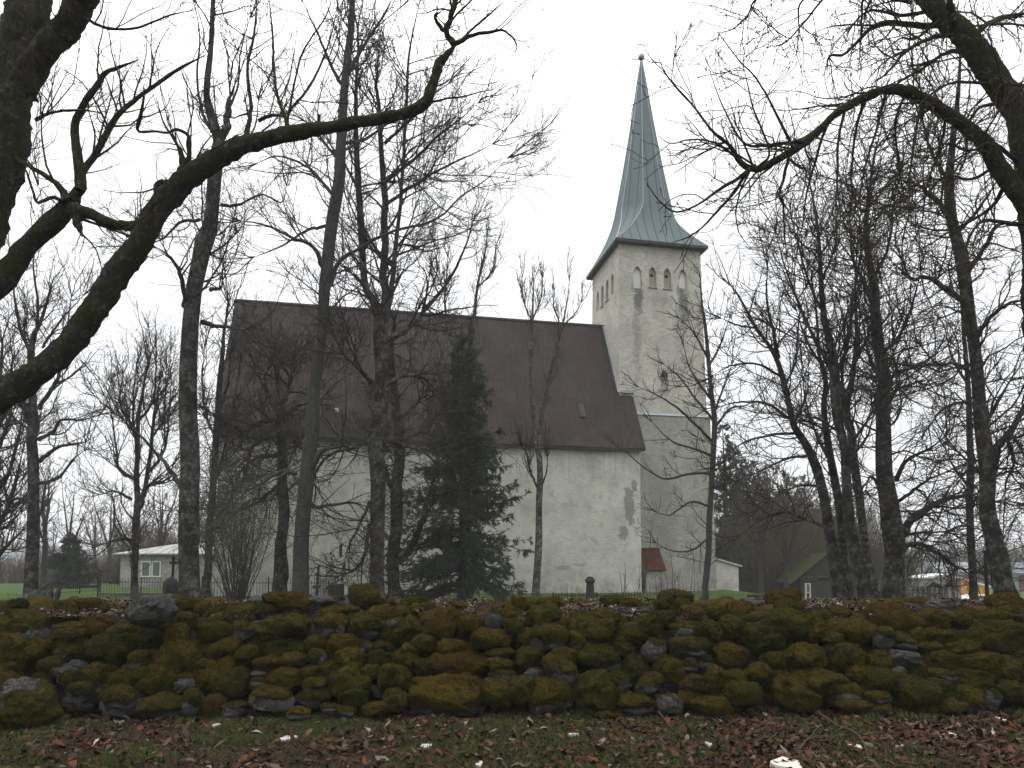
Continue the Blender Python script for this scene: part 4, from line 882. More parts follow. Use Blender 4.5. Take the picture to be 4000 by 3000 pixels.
def blades(name, n, pos, hgt, mat, seed, wd=.004):
    rng = np.random.default_rng(seed); P = np.array(pos(rng, n)); n = len(P); a = rng.uniform(0, 6.283, n); h = rng.uniform(*hgt, n); b = rng.uniform(.1, .8, n)
    ax = np.stack([np.cos(a), np.sin(a), a*0], 1); sd = np.stack([-np.sin(a), np.cos(a), a*0], 1)*wd; up = np.array([0, 0, 1.])
    m = P+ax*(h*b*.3)[:, None]+up*(h*.6)[:, None]; t = P+ax*(h*b)[:, None]+up*h[:, None]
    V = np.stack([P-sd, P+sd, m-sd*.7, m+sd*.7, t], 1).reshape(-1, 3); i = np.arange(n)[:, None]*5
    Fq = np.concatenate([i+[0, 1, 3], i+[0, 3, 2], i+[2, 3, 4]]); return tag(obj(name, V, Fq, mat), kind='stuff')
GRASS = simple('grass_blades', (.028, .040, .012), (.066, .080, .026), 3, .8, 0); DRY = simple('dry_grass', (.09, .075, .045), (.17, .14, .09), 3, .85, 0)
def gfront(rng, n):
    P = np.stack([rng.uniform(-6.3, 6.3, n*3), rng.uniform(4.6, 7.5, n*3), np.zeros(n*3)], 1); k = vn(P, .8, 30)+.6*vn(P, 2.5, 31)-.15*(P[:, 0] > .5)+.32
    P = P[k > .0][:n]; P[:, 2] = gz(P[:, 0], P[:, 1])-.003; return P
blades('grass', 230000, gfront, (.012, .05), GRASS, 3, .0024)
blades('dry_grass', 5000, gfront, (.02, .06), DRY, 4, .0022)
def gfoot(rng, n):
    x = rng.uniform(-6.2, 6.2, n*3); y = rng.uniform(6.75, 7.3, n*3); P = np.stack([x, y, gz(x, y)], 1); return P[vn(P, 1.7, 44)+.4*vn(P, 5, 45) > .5][:n]
blades('grass_tufts', 5000, gfoot, (.04, .11), GRASS, 8, .0032)
def glawn(rng, n):
    x = rng.uniform(-1, 1, n); y = 10.3+rng.random(n)**1.4*24; x = x*(y*.8+1); return np.stack([x, y, gz(x, y)+.008], 1)
LG = simple('lawn_blades', (.036, .072, .014), (.068, .108, .026), 2, .8, 0)
blades('lawn_grass', 70000, glawn, (.03, .09), LG, 5, .007)
def stick(label, pts, r, seed, mat, forks=()):
    P = spline([[x, y, float(gz(x, y))+dz] for x, y, dz in pts], 16); R = np.linspace(r, r*.35, 16); P = P+.012*np.stack([vn(P, 6, seed), vn(P, 6, seed+1), P[:, 0]*0], 1)
    ls = [rough_limb(P, R, 7, seed, .2)]
    for f in forks:
        Q = spline([P[f[0]], P[f[0]]+np.array(f[1])*.5+[0, 0, .02], P[f[0]]+np.array(f[1])], 8); ls.append(rough_limb(Q, np.linspace(r*.6, r*.25, 8), 6, seed+5, .2))
    V, Fq = cat(ls); o = obj('fallen_stick', V, Fq, mat, None, True, loc=P[0]); tag(o, label, 'stick')
g3 = lambda x, y: (lambda p: (p[0], p[1]))((lambda d: np.array([0, 0, EYE])+d*(-EYE/d[2]))(ray(x, y)))
def gp(x, y, dz=.02): a = g3(x, y); return (a[0], a[1], dz)
LICH = bark('lichen_stick', (.05, .042, .03), (.11, .095, .07), (.16, .15, .10), (.10, .085, .02), .5, .4, 4)
stick('long lichen-yellow fallen stick curving across the leaves at right', [gp(3190, 2800, .06), gp(3270, 2840), gp(3350, 2890, .05), gp(3395, 2960, .02), gp(3400, 2985, .02)], .016, 1, LICH, ((5, (.12, -.05, .03)),))
stick('short forked grey stick beside the white slab', [gp(3110, 2945, .02), gp(3150, 2915, .05), gp(3190, 2885, .08)], .014, 2, LICH, ((8, (.2, .02, .02)),))
stick('thin bent twig lying on red leaves near the centre right', [gp(2575, 2810, .1), gp(2620, 2850, .05), gp(2690, 2890, .03), gp(2790, 2940, .03)], .008, 3, LICH)
stick('stubby mossy stick in the leaves right of the curved stick', [gp(3370, 2885, .03), gp(3445, 2875, .04)], .014, 4, LICH)
def chip(label, x, y, w_, h_, th, mat, seed, name='limestone_chip', catn='stone'):
    p = gp(x, y); rng = np.random.default_rng(seed); s_ = mpp(y, p[1]); n = 9; a = np.sort(rng.uniform(0, 6.283, n)); r = rng.uniform(.8, 1.05, n)
    q = [(p[0]+w_*s_*.5*ri*math.cos(t), p[1]+h_*s_*1.5*ri*math.sin(t)) for t, ri in zip(a, r)]; z = float(gz(p[0], p[1]))
    V = [(u, v, z-.02) for u, v in q]+[(p[0]+(u-p[0])*.93, p[1]+(v-p[1])*.93, z+th*rng.uniform(.75, 1.1)) for u, v in q]
    tag(obj(name, V, [tuple(range(n, 2*n)), tuple(range(n))[::-1]]+[(i, (i+1) % n, n+(i+1) % n, n+i) for i in range(n)], mat, None, False, loc=(p[0], p[1], z-.02)), label, catn)
LIME = simple('pale_limestone', (.40, .38, .31), (.56, .54, .46), 8, .9, .4, .01); WH = simple('bleached_leaf', (.30, .28, .26), (.5, .48, .45), 20, .8, .4, .01)
chip('pale flat limestone slab in the leaves at the bottom edge', 3082, 2990, 150, 60, .05, LIME, 3, 'limestone_slab')
for j, (x, y, w_, h_, lab) in enumerate(((1128, 2880, 70, 34, 'crumpled white bleached leaf in front of the wall, left of centre'), (1665, 2905, 55, 22, 'long pale bleached leaf on the leaves at the centre'), (1870, 2975, 36, 28, 'small white bleached leaf at the bottom centre'), (3708, 2870, 44, 22, 'white limestone chip among brown leaves at right'), (3520, 2925, 46, 16, 'narrow pale limestone chip below the wall at right'), (3340, 2925, 64, 26, 'grey-white limestone chip beside the curved stick'), (3905, 2815, 40, 24, 'white crumpled leaf at the far right below the wall'), (2765, 2905, 36, 24, 'cream leaf on red leaves right of centre'), (845, 2832, 32, 26, 'pale leaf below the wall at left'), (2240, 2868, 46, 18, 'tan leaf curled on the litter near the middle'))):
    chip(lab, x, y, w_, h_, .03, WH if 'leaf' in lab else LIME, 20+j, 'pale_leaf' if 'leaf' in lab else 'limestone_chip', 'leaf' if 'leaf' in lab else 'stone')

# ------------------------------------------------------------------ spruces
def spruce(label, px, ytop, Y, halfw, mats, seed, nb=150, zlow=.06, name='spruce_tree', group=None, dens=1.0, gap=0.):
    rng = np.random.default_rng(seed); top = at(px, ytop, Y); z0 = float(gz(top[0], Y)); H = top[2]-z0; base = np.array([top[0], Y, z0])
    root = thing(name, label, 'tree', base, group); S = 14; z = np.linspace(-.1, H, S); TP = np.stack([base[0]+.05*H*.1*vn(np.stack([z, z*0, z*0+seed], 1), .5, 1), base[1]+z*0, base[2]+z], 1)
    TR = np.linspace(H*.014+.05, .012, S); V, Fq = rough_limb(TP, TR, 9, seed, .12); obj('trunk', V, Fq, mats[0], root, True)
    t = 1-rng.random(nb)**.72*(1-zlow); h = t*H; prof = np.interp(1-t, [p[0] for p in halfw], [p[1] for p in halfw])
    az = rng.random(nb)*6.283+np.arange(nb)*2.4; L = prof*rng.uniform(.6, 1.12, nb); L = np.maximum(L, .1)
    keep = rng.random(nb) > gap*(1-t); az, L, h, t = az[keep], L[keep], h[keep], t[keep]; nb = len(L); Sb = 8
    d = np.stack([np.cos(az), np.sin(az), rng.uniform(.0, .3, nb)+.5*t], 1); P = np.zeros((nb, Sb, 3)); P[:, 0] = base+np.stack([0*h, 0*h, h], 1)
    for s in range(1, Sb):
        sag = -.26*(1-t)*(1 if s < 5 else -.9)*np.minimum(L, 2.2)/1.6; d = d+np.stack([0*h, 0*h, sag], 1)*.55+rng.normal(0, .06, (nb, 3)); d = nrm(d); P[:, s] = P[:, s-1]+d*(L/(Sb-1))[:, None]
    R = np.linspace(1, .25, Sb)[None]*(.006+L*.009)[:, None]
    T2, R2 = grow(rng, P, R, 15*dens, (.12, 1), (35, 65), (.16, .52), .5, 4, .18, (0, 0, -1), .22, .003, shape=.45)
    T3, R3 = grow(rng, T2, R2, 10*dens, (.1, 1), (30, 60), (.08, .2), .5, 3, .15, (0, 0, -1), .2, .003)
    V, Fq = tubes([(P, R, 5), (T2, R2, 3)]); obj('boughs', V, Fq, mats[0], root, True)
    VV = []
    for A, n, ln in ((T2, 26, .06), (T3, 14, .05), (P[:, 4:], 20, .06)):
        N, S0 = A.shape[:2]
        if N == 0: continue
        f = rng.random((N, n))*(S0-1); i = np.minimum(f.astype(int), S0-2); fr = (f-i)[..., None]; r = np.arange(N)[:, None]
        p = A[r, i]*(1-fr)+A[r, i+1]*fr; tg = nrm(A[r, i+1]-A[r, i]); dd = nrm(tg*.9+rng.normal(size=p.shape)*.55); sd = nrm(np.cross(dd, rng.normal(size=p.shape)))*.0075*mats[2]
        VV.append(np.stack([p-sd, p+sd, p+dd*(ln*mats[2]*rng.uniform(.7, 1.4, (N, n)))[..., None]], 2).reshape(-1, 3))
    V = np.concatenate(VV); obj('needles', V, np.arange(len(V)).reshape(-1, 3), mats[1], root)
    return root

# ------------------------------------------------------------------ the trees
D4 = dict
# big maple leaning in from the left edge
TY = 8.6
def left_maple():
    rng = np.random.default_rng(71); b = at(-560, 2700, TY); root = thing('maple_tree', 'huge dark mossy tree leaning in from the left edge with long limb over the roof', 'tree', (b[0], TY, 0))
    limbs = {}
    tr = path([(-560, 2640, 330), (-500, 2250, 290), (-420, 1900, 260), (-300, 1550, 215), (-180, 1150, 185), (-85, 830, 165), (5, 600, 140), (45, 430, 135), (60, 300, 140), (85, 130, 138), (108, 0, 128), (130, -220, 105)], TY, 130, True, .2, 3); limbs['t'] = tr
    L = lambda pts, dY=(0, 0), S=30: path(pts, TY, S, False, .3, len(limbs)+4, dY)
    limbs['f2'] = L([(-420, 1900, 140), (-200, 1735, 112), (0, 1562, 96), (150, 1452, 93), (271, 1338, 92), (370, 1225, 90), (452, 1105, 93), (525, 970, 86), (597, 850, 84), (723, 712, 84), (850, 622, 74), (940, 570, 64), (1032, 533, 60), (1231, 503, 50), (1397, 481, 46), (1563, 450, 43), (1655, 405, 40), (1690, 318, 33), (1718, 245, 34), (1778, 176, 27)], (0, -.5), 150)
    limbs['f2a'] = L([(1778, 176, 28), (1742, 126, 22), (1760, 70, 22), (1780, 0, 20), (1800, -120, 14)], (-.5, -.6))
    limbs['f2b'] = L([(1785, 172, 18), (1841, 139, 13), (1907, 126, 11), (1961, 119, 9), (1998, 142, 8), (2020, 180, 6), (2006, 215, 4)], (-.5, -.4))
    limbs['f2c'] = L([(1791, 168, 11), (1850, 110, 9), (1900, 66, 8), (1975, 0, 5)], (-.5, -.3))
    limbs['f2d'] = L([(1742, 126, 17), (1712, 95, 15), (1700, 60, 12), (1722, 48, 8)], (-.5, -.6))
    limbs['f3'] = L([(-190, 1250, 100), (0, 1095, 80), (90, 990, 70), (181, 904, 66), (262, 818, 66), (298, 760, 42), (313, 723, 40), (301, 603, 36), (293, 482, 27), (320, 410, 24), (374, 338, 20), (410, 285, 17), (458, 265, 13), (540, 235, 8)], (0, -.3), 50)
    limbs['f3b'] = L([(310, 740, 30), (325, 675, 26), (362, 615, 24), (422, 512, 22), (482, 428, 20), (548, 378, 17), (633, 313, 14), (705, 265, 11), (800, 215, 7)], (-.2, .4))
    limbs['f3c'] = L([(285, 812, 62), (338, 832, 44), (410, 862, 40), (482, 878, 38), (560, 868, 42), (600, 845, 50)], (-.2, -.1))
    limbs['f3d'] = L([(272, 790, 34), (211, 711, 22), (121, 651, 18), (66, 621, 24), (20, 600, 30)], (-.2, 0))
    limbs['f3e'] = L([(290, 830, 34), (305, 880, 26), (322, 925, 12)], (-.2, -.3))
    limbs['f3f'] = L([(262, 786, 17), (200, 772, 14), (148, 790, 12), (125, 735, 9), (108, 681, 8), (88, 640, 6)], (-.2, -.5))
    limbs['k1'] = L([(735, 690, 50), (705, 668, 36), (728, 640, 24), (742, 591, 17), (736, 530, 14), (693, 506, 12), (650, 518, 10), (603, 512, 9), (540, 512, 12), (545, 460, 15), (560, 400, 9), (562, 330, 6)], (-.2, -.7), 40)
    limbs['k2'] = L([(690, 730, 40), (640, 715, 28), (612, 735, 24), (617, 775, 20), (572, 826, 19), (562, 875, 26)], (-.2, -.4))
    limbs['k3'] = L([(720, 690, 46), (716, 650, 30), (712, 610, 18), (690, 560, 10), (640, 480, 7), (610, 380, 5)], (-.2, -.2))
    limbs['s1'] = L([(960, 552, 26), (975, 470, 17), (980, 398, 15), (966, 265, 12), (993, 133, 9), (1005, -20, 6)], (-.2, .2))
    limbs['s2'] = L([(1125, 508, 22), (1112, 455, 15), (1086, 378, 12), (1070, 278, 11), (1066, 150, 9), (1050, -20, 6)], (-.3, .3))
    limbs['s3'] = L([(1122, 470, 11), (1152, 318, 8), (1185, 199, 7), (1271, 66, 5), (1300, -20, 4)], (-.3, -.2))
    limbs['s4'] = L([(1135, 430, 12), (1200, 350, 10), (1231, 298, 9), (1278, 186, 7), (1320, 30, 4)], (-.3, .6))
    limbs['s5'] = L([(1010, 470, 14), (1060, 452, 12), (1115, 456, 12)], (-.2, -.3))
    limbs['s6'] = L([(1240, 490, 14), (1246, 455, 8), (1240, 440, 5)], (-.3, -.3))
    limbs['f1r'] = L([(60, 360, 120), (150, 240, 98), (230, 140, 92), (300, 40, 92), (345, -40, 84), (420, -180, 60)], (0, -.5), 30)
    limbs['f1s'] = L([(330, 70, 15), (420, 110, 11), (540, 108, 8), (660, 60, 6), (760, 40, 4)], (-.4, -.2))
    limbs['f1u'] = L([(140, 470, 14), (200, 440, 11), (300, 430, 9), (400, 440, 7)], (0, -.4))
    limbs['f1t'] = L([(50, 620, 12), (120, 655, 9), (150, 720, 6), (130, 560, 4)], (0, -.6))
    obj('trunk', *rough_limb(*tr, 40, 3, .26), BARK_NEAR, root, True)
    for k in ('f2', 'f3', 'f1r'): obj('limb', *rough_limb(*limbs[k], 28, 9, .32), BARK_NEAR, root, True)
    for i, k in enumerate(limbs):
        if k not in ('t', 'f2', 'f3', 'f1r'): obj('branch', *rough_limb(*limbs[k], 9, 9+i, .22), BARK_NEAR, root, True)
    bt = []; a1 = []
    for k, (P, R) in limbs.items():
        dn = {'t': .0, 'f2': 2.2, 'f3': 2.4, 'f1r': 1.6}.get(k, 4.5); t0 = .35 if k in ('f2', 'f3') else .1
        if dn: a1.append(grow(rng, P[None], R[None], dn, (t0, 1), (25, 75), (.5, 1.5), .45, 8, .16, UP, .07, .0032, shape=.3, bias=(0, 0, .7)))
    a1.append(grow(rng, tr[0][None], tr[1][None], 1.0, (.55, .95), (50, 85), (.4, 1.0), .2, 8, .2, UP, .05, .003, shape=.2, rmax=.014))
    P = np.concatenate([a[0] for a in a1]); R = np.concatenate([a[1] for a in a1]); bt.append((P, R, 5))
    P2, R2 = grow(rng, P, R, 5.0, (.1, 1), (25, 65), (.18, .65), .6, 5, .16, UP, .05, .0026, shape=.35); bt.append((P2, R2, 3))
    P3, R3 = grow(rng, P2, R2, 5.0, (.2, 1), (25, 60), (.07, .26), .7, 4, .16, UP, .04, .0022); bt.append((P3, R3, 3))
    obj('crown', *tubes(bt), TWIG_NEAR, root, True)
left_maple()

# big horse chestnut leaning in from the right edge
def right_chestnut():
    RY = 8.8; rng = np.random.default_rng(72); b = at(4230, 2700, RY); root = thing('chestnut_tree', 'dark mossy chestnut leaning in from the right edge with arching limb and fat buds', 'tree', (b[0], RY, 0)); L_ = {}
    L = lambda pts, dY=(0, 0), S=24: path(pts, RY, S, False, .35, len(L_)+40, dY)
    tr = path([(4230, 2620, 300), (4215, 2200, 265), (4180, 1800, 215), (4130, 1400, 190), (4092, 1050, 158), (4058, 800, 128), (4018, 620, 104), (3955, 430, 84), (3868, 285, 80), (3772, 165, 78), (3681, 70, 72), (3600, -20, 66), (3500, -140, 50)], RY, 140, True, .25, 6); L_['t'] = tr
    L_['arch'] = L([(4050, 830, 76), (3945, 697, 62), (3880, 604, 56), (3814, 542, 52), (3754, 480, 49), (3663, 420, 45), (3573, 372, 41), (3500, 350, 38), (3410, 372, 35), (3332, 408, 32), (3241, 460, 29), (3169, 531, 32), (3109, 577, 30), (3000, 642, 26), (2950, 662, 24), (2900, 640, 20), (2850, 570, 14), (2784, 513, 11), (2711, 416, 8), (2633, 332, 6), (2590, 270, 4), (2565, 200, 3)], (0, -1.2), 120)
    L_['a1'] = L([(2930, 660, 18), (2870, 705, 14), (2814, 740, 12), (2723, 802, 8), (2640, 828, 7), (2580, 790, 5), (2543, 740, 4), (2525, 710, 3)], (-1.1, -1.5))
    L_['a2'] = L([(2920, 665, 14), (2860, 760, 11), (2760, 870, 8), (2700, 920, 6), (2620, 950, 4)], (-1.1, -.7))
    L_['a3'] = L([(2905, 640, 12), (2800, 560, 8), (2700, 545, 6), (2620, 560, 4), (2570, 530, 3)], (-1.1, -1.3))
    L_['a4'] = L([(3140, 555, 16), (3050, 560, 13), (2980, 570, 12), (2900, 555, 9), (2830, 430, 6), (2790, 330, 4), (2760, 230, 3)], (-1, -.6))
    L_['a5'] = L([(2960, 655, 14), (3005, 590, 9), (2945, 430, 7), (2920, 330, 5), (2905, 260, 4)], (-1.1, -1.4))
    L_['a6'] = L([(3100, 580, 12), (3010, 400, 8), (2950, 300, 6), (2890, 240, 5), (2830, 160, 4), (2790, 110, 3)], (-1, -1.3))
    L_['a7'] = L([(3080, 620, 14), (3060, 700, 11), (3045, 755, 10), (3060, 800, 8), (3065, 920, 6), (3075, 1000, 4)], (-1, -.9))
    L_['a8'] = L([(3075, 615, 12), (3120, 650, 10), (3148, 668, 8), (3140, 740, 5), (3110, 830, 4)], (-1, -1.1))
    for j, (x, y) in enumerate(((3700, 440), (3610, 390), (3540, 360), (3460, 360), (3380, 390), (3300, 430), (3230, 470))):
        L_['d%d' % j] = L([(x, y, 13), (x-25-8*j % 20, y+120, 10), (x-80+25*(j % 3), y+290, 7), (x-100+40*(j % 3), y+430, 5), (x-150+70*(j % 2), y+540, 3)], (-.3, .8*(-1)**j))
    for j, p in enumerate((((3700, 90, 30), (3600, 100, 24), (3450, 90, 20), (3390, 120, 16), (3300, 210, 11), (3240, 220, 8), (3230, 290, 5)), ((3740, 140, 20), (3640, 150, 16), (3540, 200, 13), (3470, 280, 10), (3400, 330, 6)),
        ((3780, 180, 26), (3850, 100, 20), (3920, 70, 18), (4050, 45, 16)), ((3720, 110, 30), (3712, 20, 26), (3690, -60, 20)), ((3800, 210, 16), (3700, 205, 13), (3600, 270, 11), (3500, 330, 8), (3420, 420, 5)), ((3870, 300, 16), (3950, 330, 14), (4050, 330, 12)), ((3650, 40, 16), (3520, 60, 12), (3400, 40, 9), (3330, 100, 6), (3300, 170, 4)),
        ((3900, 340, 14), (3800, 320, 11), (3700, 330, 9), (3600, 400, 7), (3560, 480, 5)), ((3930, 400, 16), (3830, 420, 12), (3780, 500, 10), (3770, 620, 8), (3720, 720, 6)), ((3990, 640, 20), (3870, 560, 12), (3790, 590, 10), (3700, 560, 8), (3620, 600, 5)), ((3560, 10, 12), (3420, -10, 9), (3380, 60, 7), (3360, 190, 5)), ((3690, 60, 14), (3580, 150, 9), (3520, 150, 7), (3440, 210, 5)),
        ((3940, 700, 18), (3880, 800, 14), (3800, 860, 11), (3700, 900, 8), (3580, 880, 6), (3500, 820, 4)), ((4020, 880, 18), (3930, 870, 14), (3850, 860, 12), (3800, 900, 10), (3760, 1000, 8), (3700, 1080, 5)), ((3900, 640, 15), (3800, 700, 11), (3690, 690, 9), (3600, 780, 7), (3540, 830, 5)), ((4000, 1600, 34), (3922, 1717, 30), (3880, 1780, 26)) )):
        if j < 15: L_['u%d' % j] = L(list(p), (0, (-1)**j*.9))
    # sprays reaching in from above the frame
    for j, p in enumerate((((3120, -120, 12), (2960, -10, 9), (2920, 60, 7), (2860, 115, 5), (2790, 130, 3)), ((3300, -100, 13), (3210, 0, 9), (3140, 90, 7), (3060, 170, 5), (3000, 180, 3)), ((3400, -80, 12), (3370, 0, 9), (3365, 80, 7), (3360, 190, 5), (3350, 300, 4)), ((3250, -80, 12), (3130, 10, 8), (3120, 90, 6), (3130, 160, 4)))):
        L_['v%d' % j] = L(list(p), (-.4, .3))
    obj('trunk', *rough_limb(*tr, 40, 13, .26), BARK_NEAR, root, True); obj('limb', *rough_limb(*L_['arch'], 22, 14, .32), BARK_NEAR, root, True)
    for i, k in enumerate(L_):
        if k not in ('t', 'arch'): obj('branch', *rough_limb(*L_[k], 7, 20+i, .2), BARK_NEAR, root, True)
    bt = []; a1 = []
    for k, (P, R) in L_.items():
        dn = {'t': 2.0, 'arch': 7.0}.get(k, 5.5 if k[0] == 'a' else 8.5); t0 = .72 if k == 't' else (.08 if k == 'arch' else .2)
        a1.append(grow(rng, P[None], R[None], dn, (t0, 1), (30, 75), ((.3, .9) if k in ('a1', 'a2', 'a3', 'a4', 'a5', 'a6') else (.4, 1.5)) if k != 't' else (.9, 2.4), .5, 9, .13, (-.25, 0, -.3), .07, .0042, shape=.35, bias=(-.2, 0, -.2), rmax=.016, curl=.10))
    P = np.concatenate([a[0] for a in a1]); R = np.concatenate([a[1] for a in a1]); bt.append((P, R, 5))
    P2, R2 = grow(rng, P, R, 5.2, (.12, 1), (30, 65), (.2, .7), .75, 7, .15, UP, .12, .0034, shape=.3, curl=.08); bt.append((P2, R2, 4))
    P4, R4 = grow(rng, P2, R2, 3.2, (.2, 1), (30, 60), (.08, .28), .8, 5, .15, UP, .14, .0030, shape=.3); bt.append((P4, R4, 3))
    obj('crown', *tubes(bt), TWIG_NEAR, root, True)
    tips = np.concatenate([P4[:, -1], P2[:, -1], P[:, -1]]); dirs = nrm(np.concatenate([P4[:, -1]-P4[:, -2], P2[:, -1]-P2[:, -2], P[:, -1]-P[:, -2]])); q = rng.random(len(tips)) < .3; tips, dirs = tips[q], dirs[q]; n = len(tips)
    ln = rng.uniform(.022, .05, n); u = np.array([0, .3, .6, 1.0]); BP = tips[:, None]+dirs[:, None]*(ln[:, None]*u)[..., None]; BR = np.array([.004, .0085, .007, .001])[None]*rng.uniform(.7, 1.35, (n, 1))
    o = obj('buds', *tubes([(BP, BR, 5)]), BUD, root, True); o['kind'] = 'stuff'
right_chestnut()

def crown(d1=1.6, l1=(1.6, 4.2), up=.10, a1=(30, 65), d2=2.0, l2=.42, d3=2.4, l3=.42, wig=.14, rt=.006, d4=0, drop=0., bias=None, curl=0.):
    tv = UP if drop == 0 else (0, 0, -1); tk = up if drop == 0 else drop
    l2, l3 = l2*1.12, l3*1.1; l1 = (l1[0], l1[1]*1.12); d1, d2, d3, d4 = d1*1.9, d2*1.7, d3*1.8, max(d4, 1.3)*2.0
    c = [D4(dens=d1, ang=a1, ln=l1, rr=.5, S=10, wig=wig, trop=UP, tropk=up, rtip=rt*1.5, shape=.45, bias=bias, curl=curl), D4(dens=d2, ang=(25, 60), ln=l2, rr=.6, S=7, wig=wig+.02, trop=tv, tropk=tk*.7, rtip=rt*1.1, shape=.4, curl=curl),
         D4(dens=d3, ang=(25, 60), ln=l3, rr=.65, S=5, wig=wig+.03, trop=tv, tropk=tk*.6, rtip=rt*.8, shape=.3, curl=curl)]
    if d4: c.append(D4(dens=d4, ang=(25, 60), ln=.4, rr=.7, S=4, wig=wig+.03, trop=tv, tropk=tk*.5, rtip=rt*.62))
    return c
MD = (BARK_MAPLE, TWIG_DARK); MG = (BARK_GREY, TWIG_GREY); MBR = (BARK_BROWN, TWIG_BROWN); MP = (BARK_PALE, TWIG_DARK); MF = (BARK_BROWN, TWIG_FAR)

tree('tall maple with black-patched bark and mossy foot left of the church gable', 19, [(757, 2350, 108), (747, 2266, 88), (733, 1928, 82), (730, 1700, 78), (734, 1591, 74), (752, 1253, 72), (791, 1000, 66), (800, 940, 72), (832, 844, 58), (856, 603, 56), (844, 512, 44), (818, 420, 34), (806, 362, 28), (826, 181, 22), (832, 0, 18), (840, -160, 12)],
    [[(850, 560, 40), (880, 500, 34), (892, 422, 26), (900, 372, 20)], [(725, 1200, 30), (722, 1150, 22), (700, 1060, 18), (660, 1000, 12), (600, 960, 8)], [(790, 1260, 24), (850, 1275, 18), (960, 1285, 12)], [(820, 1130, 18), (860, 1127, 12), (870, 1090, 8)], [(705, 1900, 26), (660, 1830, 20), (600, 1760, 15), (540, 1690, 10), (480, 1640, 6)],
     [(840, 640, 20), (900, 620, 14), (960, 560, 10), (1000, 480, 7), (1010, 380, 5)], [(830, 520, 18), (790, 440, 14), (770, 300, 10), (780, 150, 7), (760, 0, 5)], [(860, 800, 16), (930, 800, 12), (1020, 760, 9), (1100, 790, 6), (1120, 720, 4)], [(780, 860, 16), (700, 870, 12), (640, 930, 8), (560, 960, 5)], [(890, 440, 12), (930, 330, 9), (940, 200, 7), (980, 60, 5)]],
    crown(1.0, (1.2, 3.2), .10, (30, 65), 2.0, .45, 2.4, .45, .15, .0055, 1.6), 11, MD, t0=.42)
tree('smooth grey trunk leaning right, tallest tree before the church roof', 21, [(1160, 2340, 86), (1166, 2306, 76), (1176, 2100, 64), (1201, 1805, 66), (1217, 1648, 55), (1239, 1492, 48), (1262, 1178, 48), (1271, 1087, 52), (1297, 829, 52), (1327, 630, 46), (1344, 398, 38), (1366, 133, 30), (1375, 0, 24), (1385, -180, 16)],
    [[(1180, 1930, 26), (1230, 1980, 17), (1300, 1970, 13), (1380, 1965, 10), (1440, 1980, 7)], [(1225, 1820, 26), (1260, 1760, 19), (1330, 1745, 15), (1400, 1735, 10)], [(1160, 1850, 22), (1090, 1845, 15), (1000, 1900, 11), (920, 1930, 7)], [(1262, 1040, 24), (1220, 960, 17), (1150, 930, 14), (1040, 880, 10), (930, 860, 6)], [(1310, 780, 20), (1250, 700, 14), (1180, 640, 11), (1080, 610, 7), (1000, 640, 5)], [(1290, 880, 16), (1200, 900, 12), (1100, 960, 8), (980, 1010, 5)],
     [(1350, 360, 20), (1290, 250, 14), (1240, 130, 10), (1180, 0, 7)], [(1355, 300, 20), (1420, 180, 14), (1480, 90, 10), (1540, -20, 7)], [(1340, 560, 18), (1430, 540, 13), (1520, 480, 9), (1600, 440, 5)], [(1290, 1110, 22), (1330, 1020, 18), (1420, 960, 15), (1540, 900, 13), (1700, 860, 10), (1800, 770, 7), (1900, 700, 5), (1990, 610, 3)], [(1330, 640, 16), (1270, 560, 11), (1200, 480, 8), (1120, 440, 5)]],
    crown(1.5, (1.4, 3.6), .07, (35, 70), 2.0, .45, 2.4, .45, .13, .0055, 1.8), 12, MG, t0=.45, amp=.07)
tree('forked maple with pale scar and black mossy foot left of the spruce', 22, [(1476, 2350, 84), (1470, 2276, 62), (1475, 1883, 66), (1478, 1648, 68), (1488, 1335, 62), (1476, 1240, 54), (1450, 1160, 36), (1425, 1087, 30), (1404, 729, 28), (1392, 530, 22), (1390, 380, 16), (1400, 200, 10)],
    [[(1490, 1300, 50), (1505, 1200, 40), (1500, 1087, 36), (1503, 862, 32), (1498, 663, 26), (1482, 464, 20), (1470, 330, 14), (1480, 200, 9)], [(1520, 1200, 26), (1530, 1087, 24), (1560, 850, 18), (1575, 640, 16), (1590, 398, 13), (1600, 199, 10), (1640, 0, 6)], [(1510, 1330, 30), (1600, 1280, 24), (1680, 1190, 19), (1760, 1080, 14), (1820, 960, 10), (1850, 860, 6)], [(1450, 1500, 26), (1400, 1440, 18), (1340, 1380, 13), (1300, 1300, 9)],
     [(1500, 1500, 24), (1580, 1470, 17), (1660, 1480, 12), (1740, 1560, 8)], [(1440, 1720, 26), (1380, 1750, 19), (1300, 1770, 14), (1240, 1830, 10), (1230, 1900, 6)], [(1500, 1720, 24), (1580, 1740, 17), (1660, 1770, 12), (1720, 1840, 7)], [(1445, 2050, 22), (1420, 2180, 16), (1380, 2230, 12), (1335, 2242, 8)], [(1445, 1960, 18), (1400, 2060, 13), (1360, 2140, 9), (1345, 2200, 5)], [(1510, 700, 20), (1600, 640, 15), (1700, 540, 11), (1790, 470, 7), (1870, 400, 4)], [(1505, 800, 18), (1620, 720, 14), (1740, 650, 10), (1850, 600, 6), (1930, 560, 3)], [(1500, 560, 16), (1590, 480, 12), (1680, 380, 8), (1760, 320, 5)], [(1410, 760, 15), (1350, 650, 11), (1290, 560, 7)]],
    crown(1.9, (1.2, 3.6), .05, (35, 70), 2.2, .45, 2.6, .45, .15, .0055, 2.0), 13, MD, t0=.5)
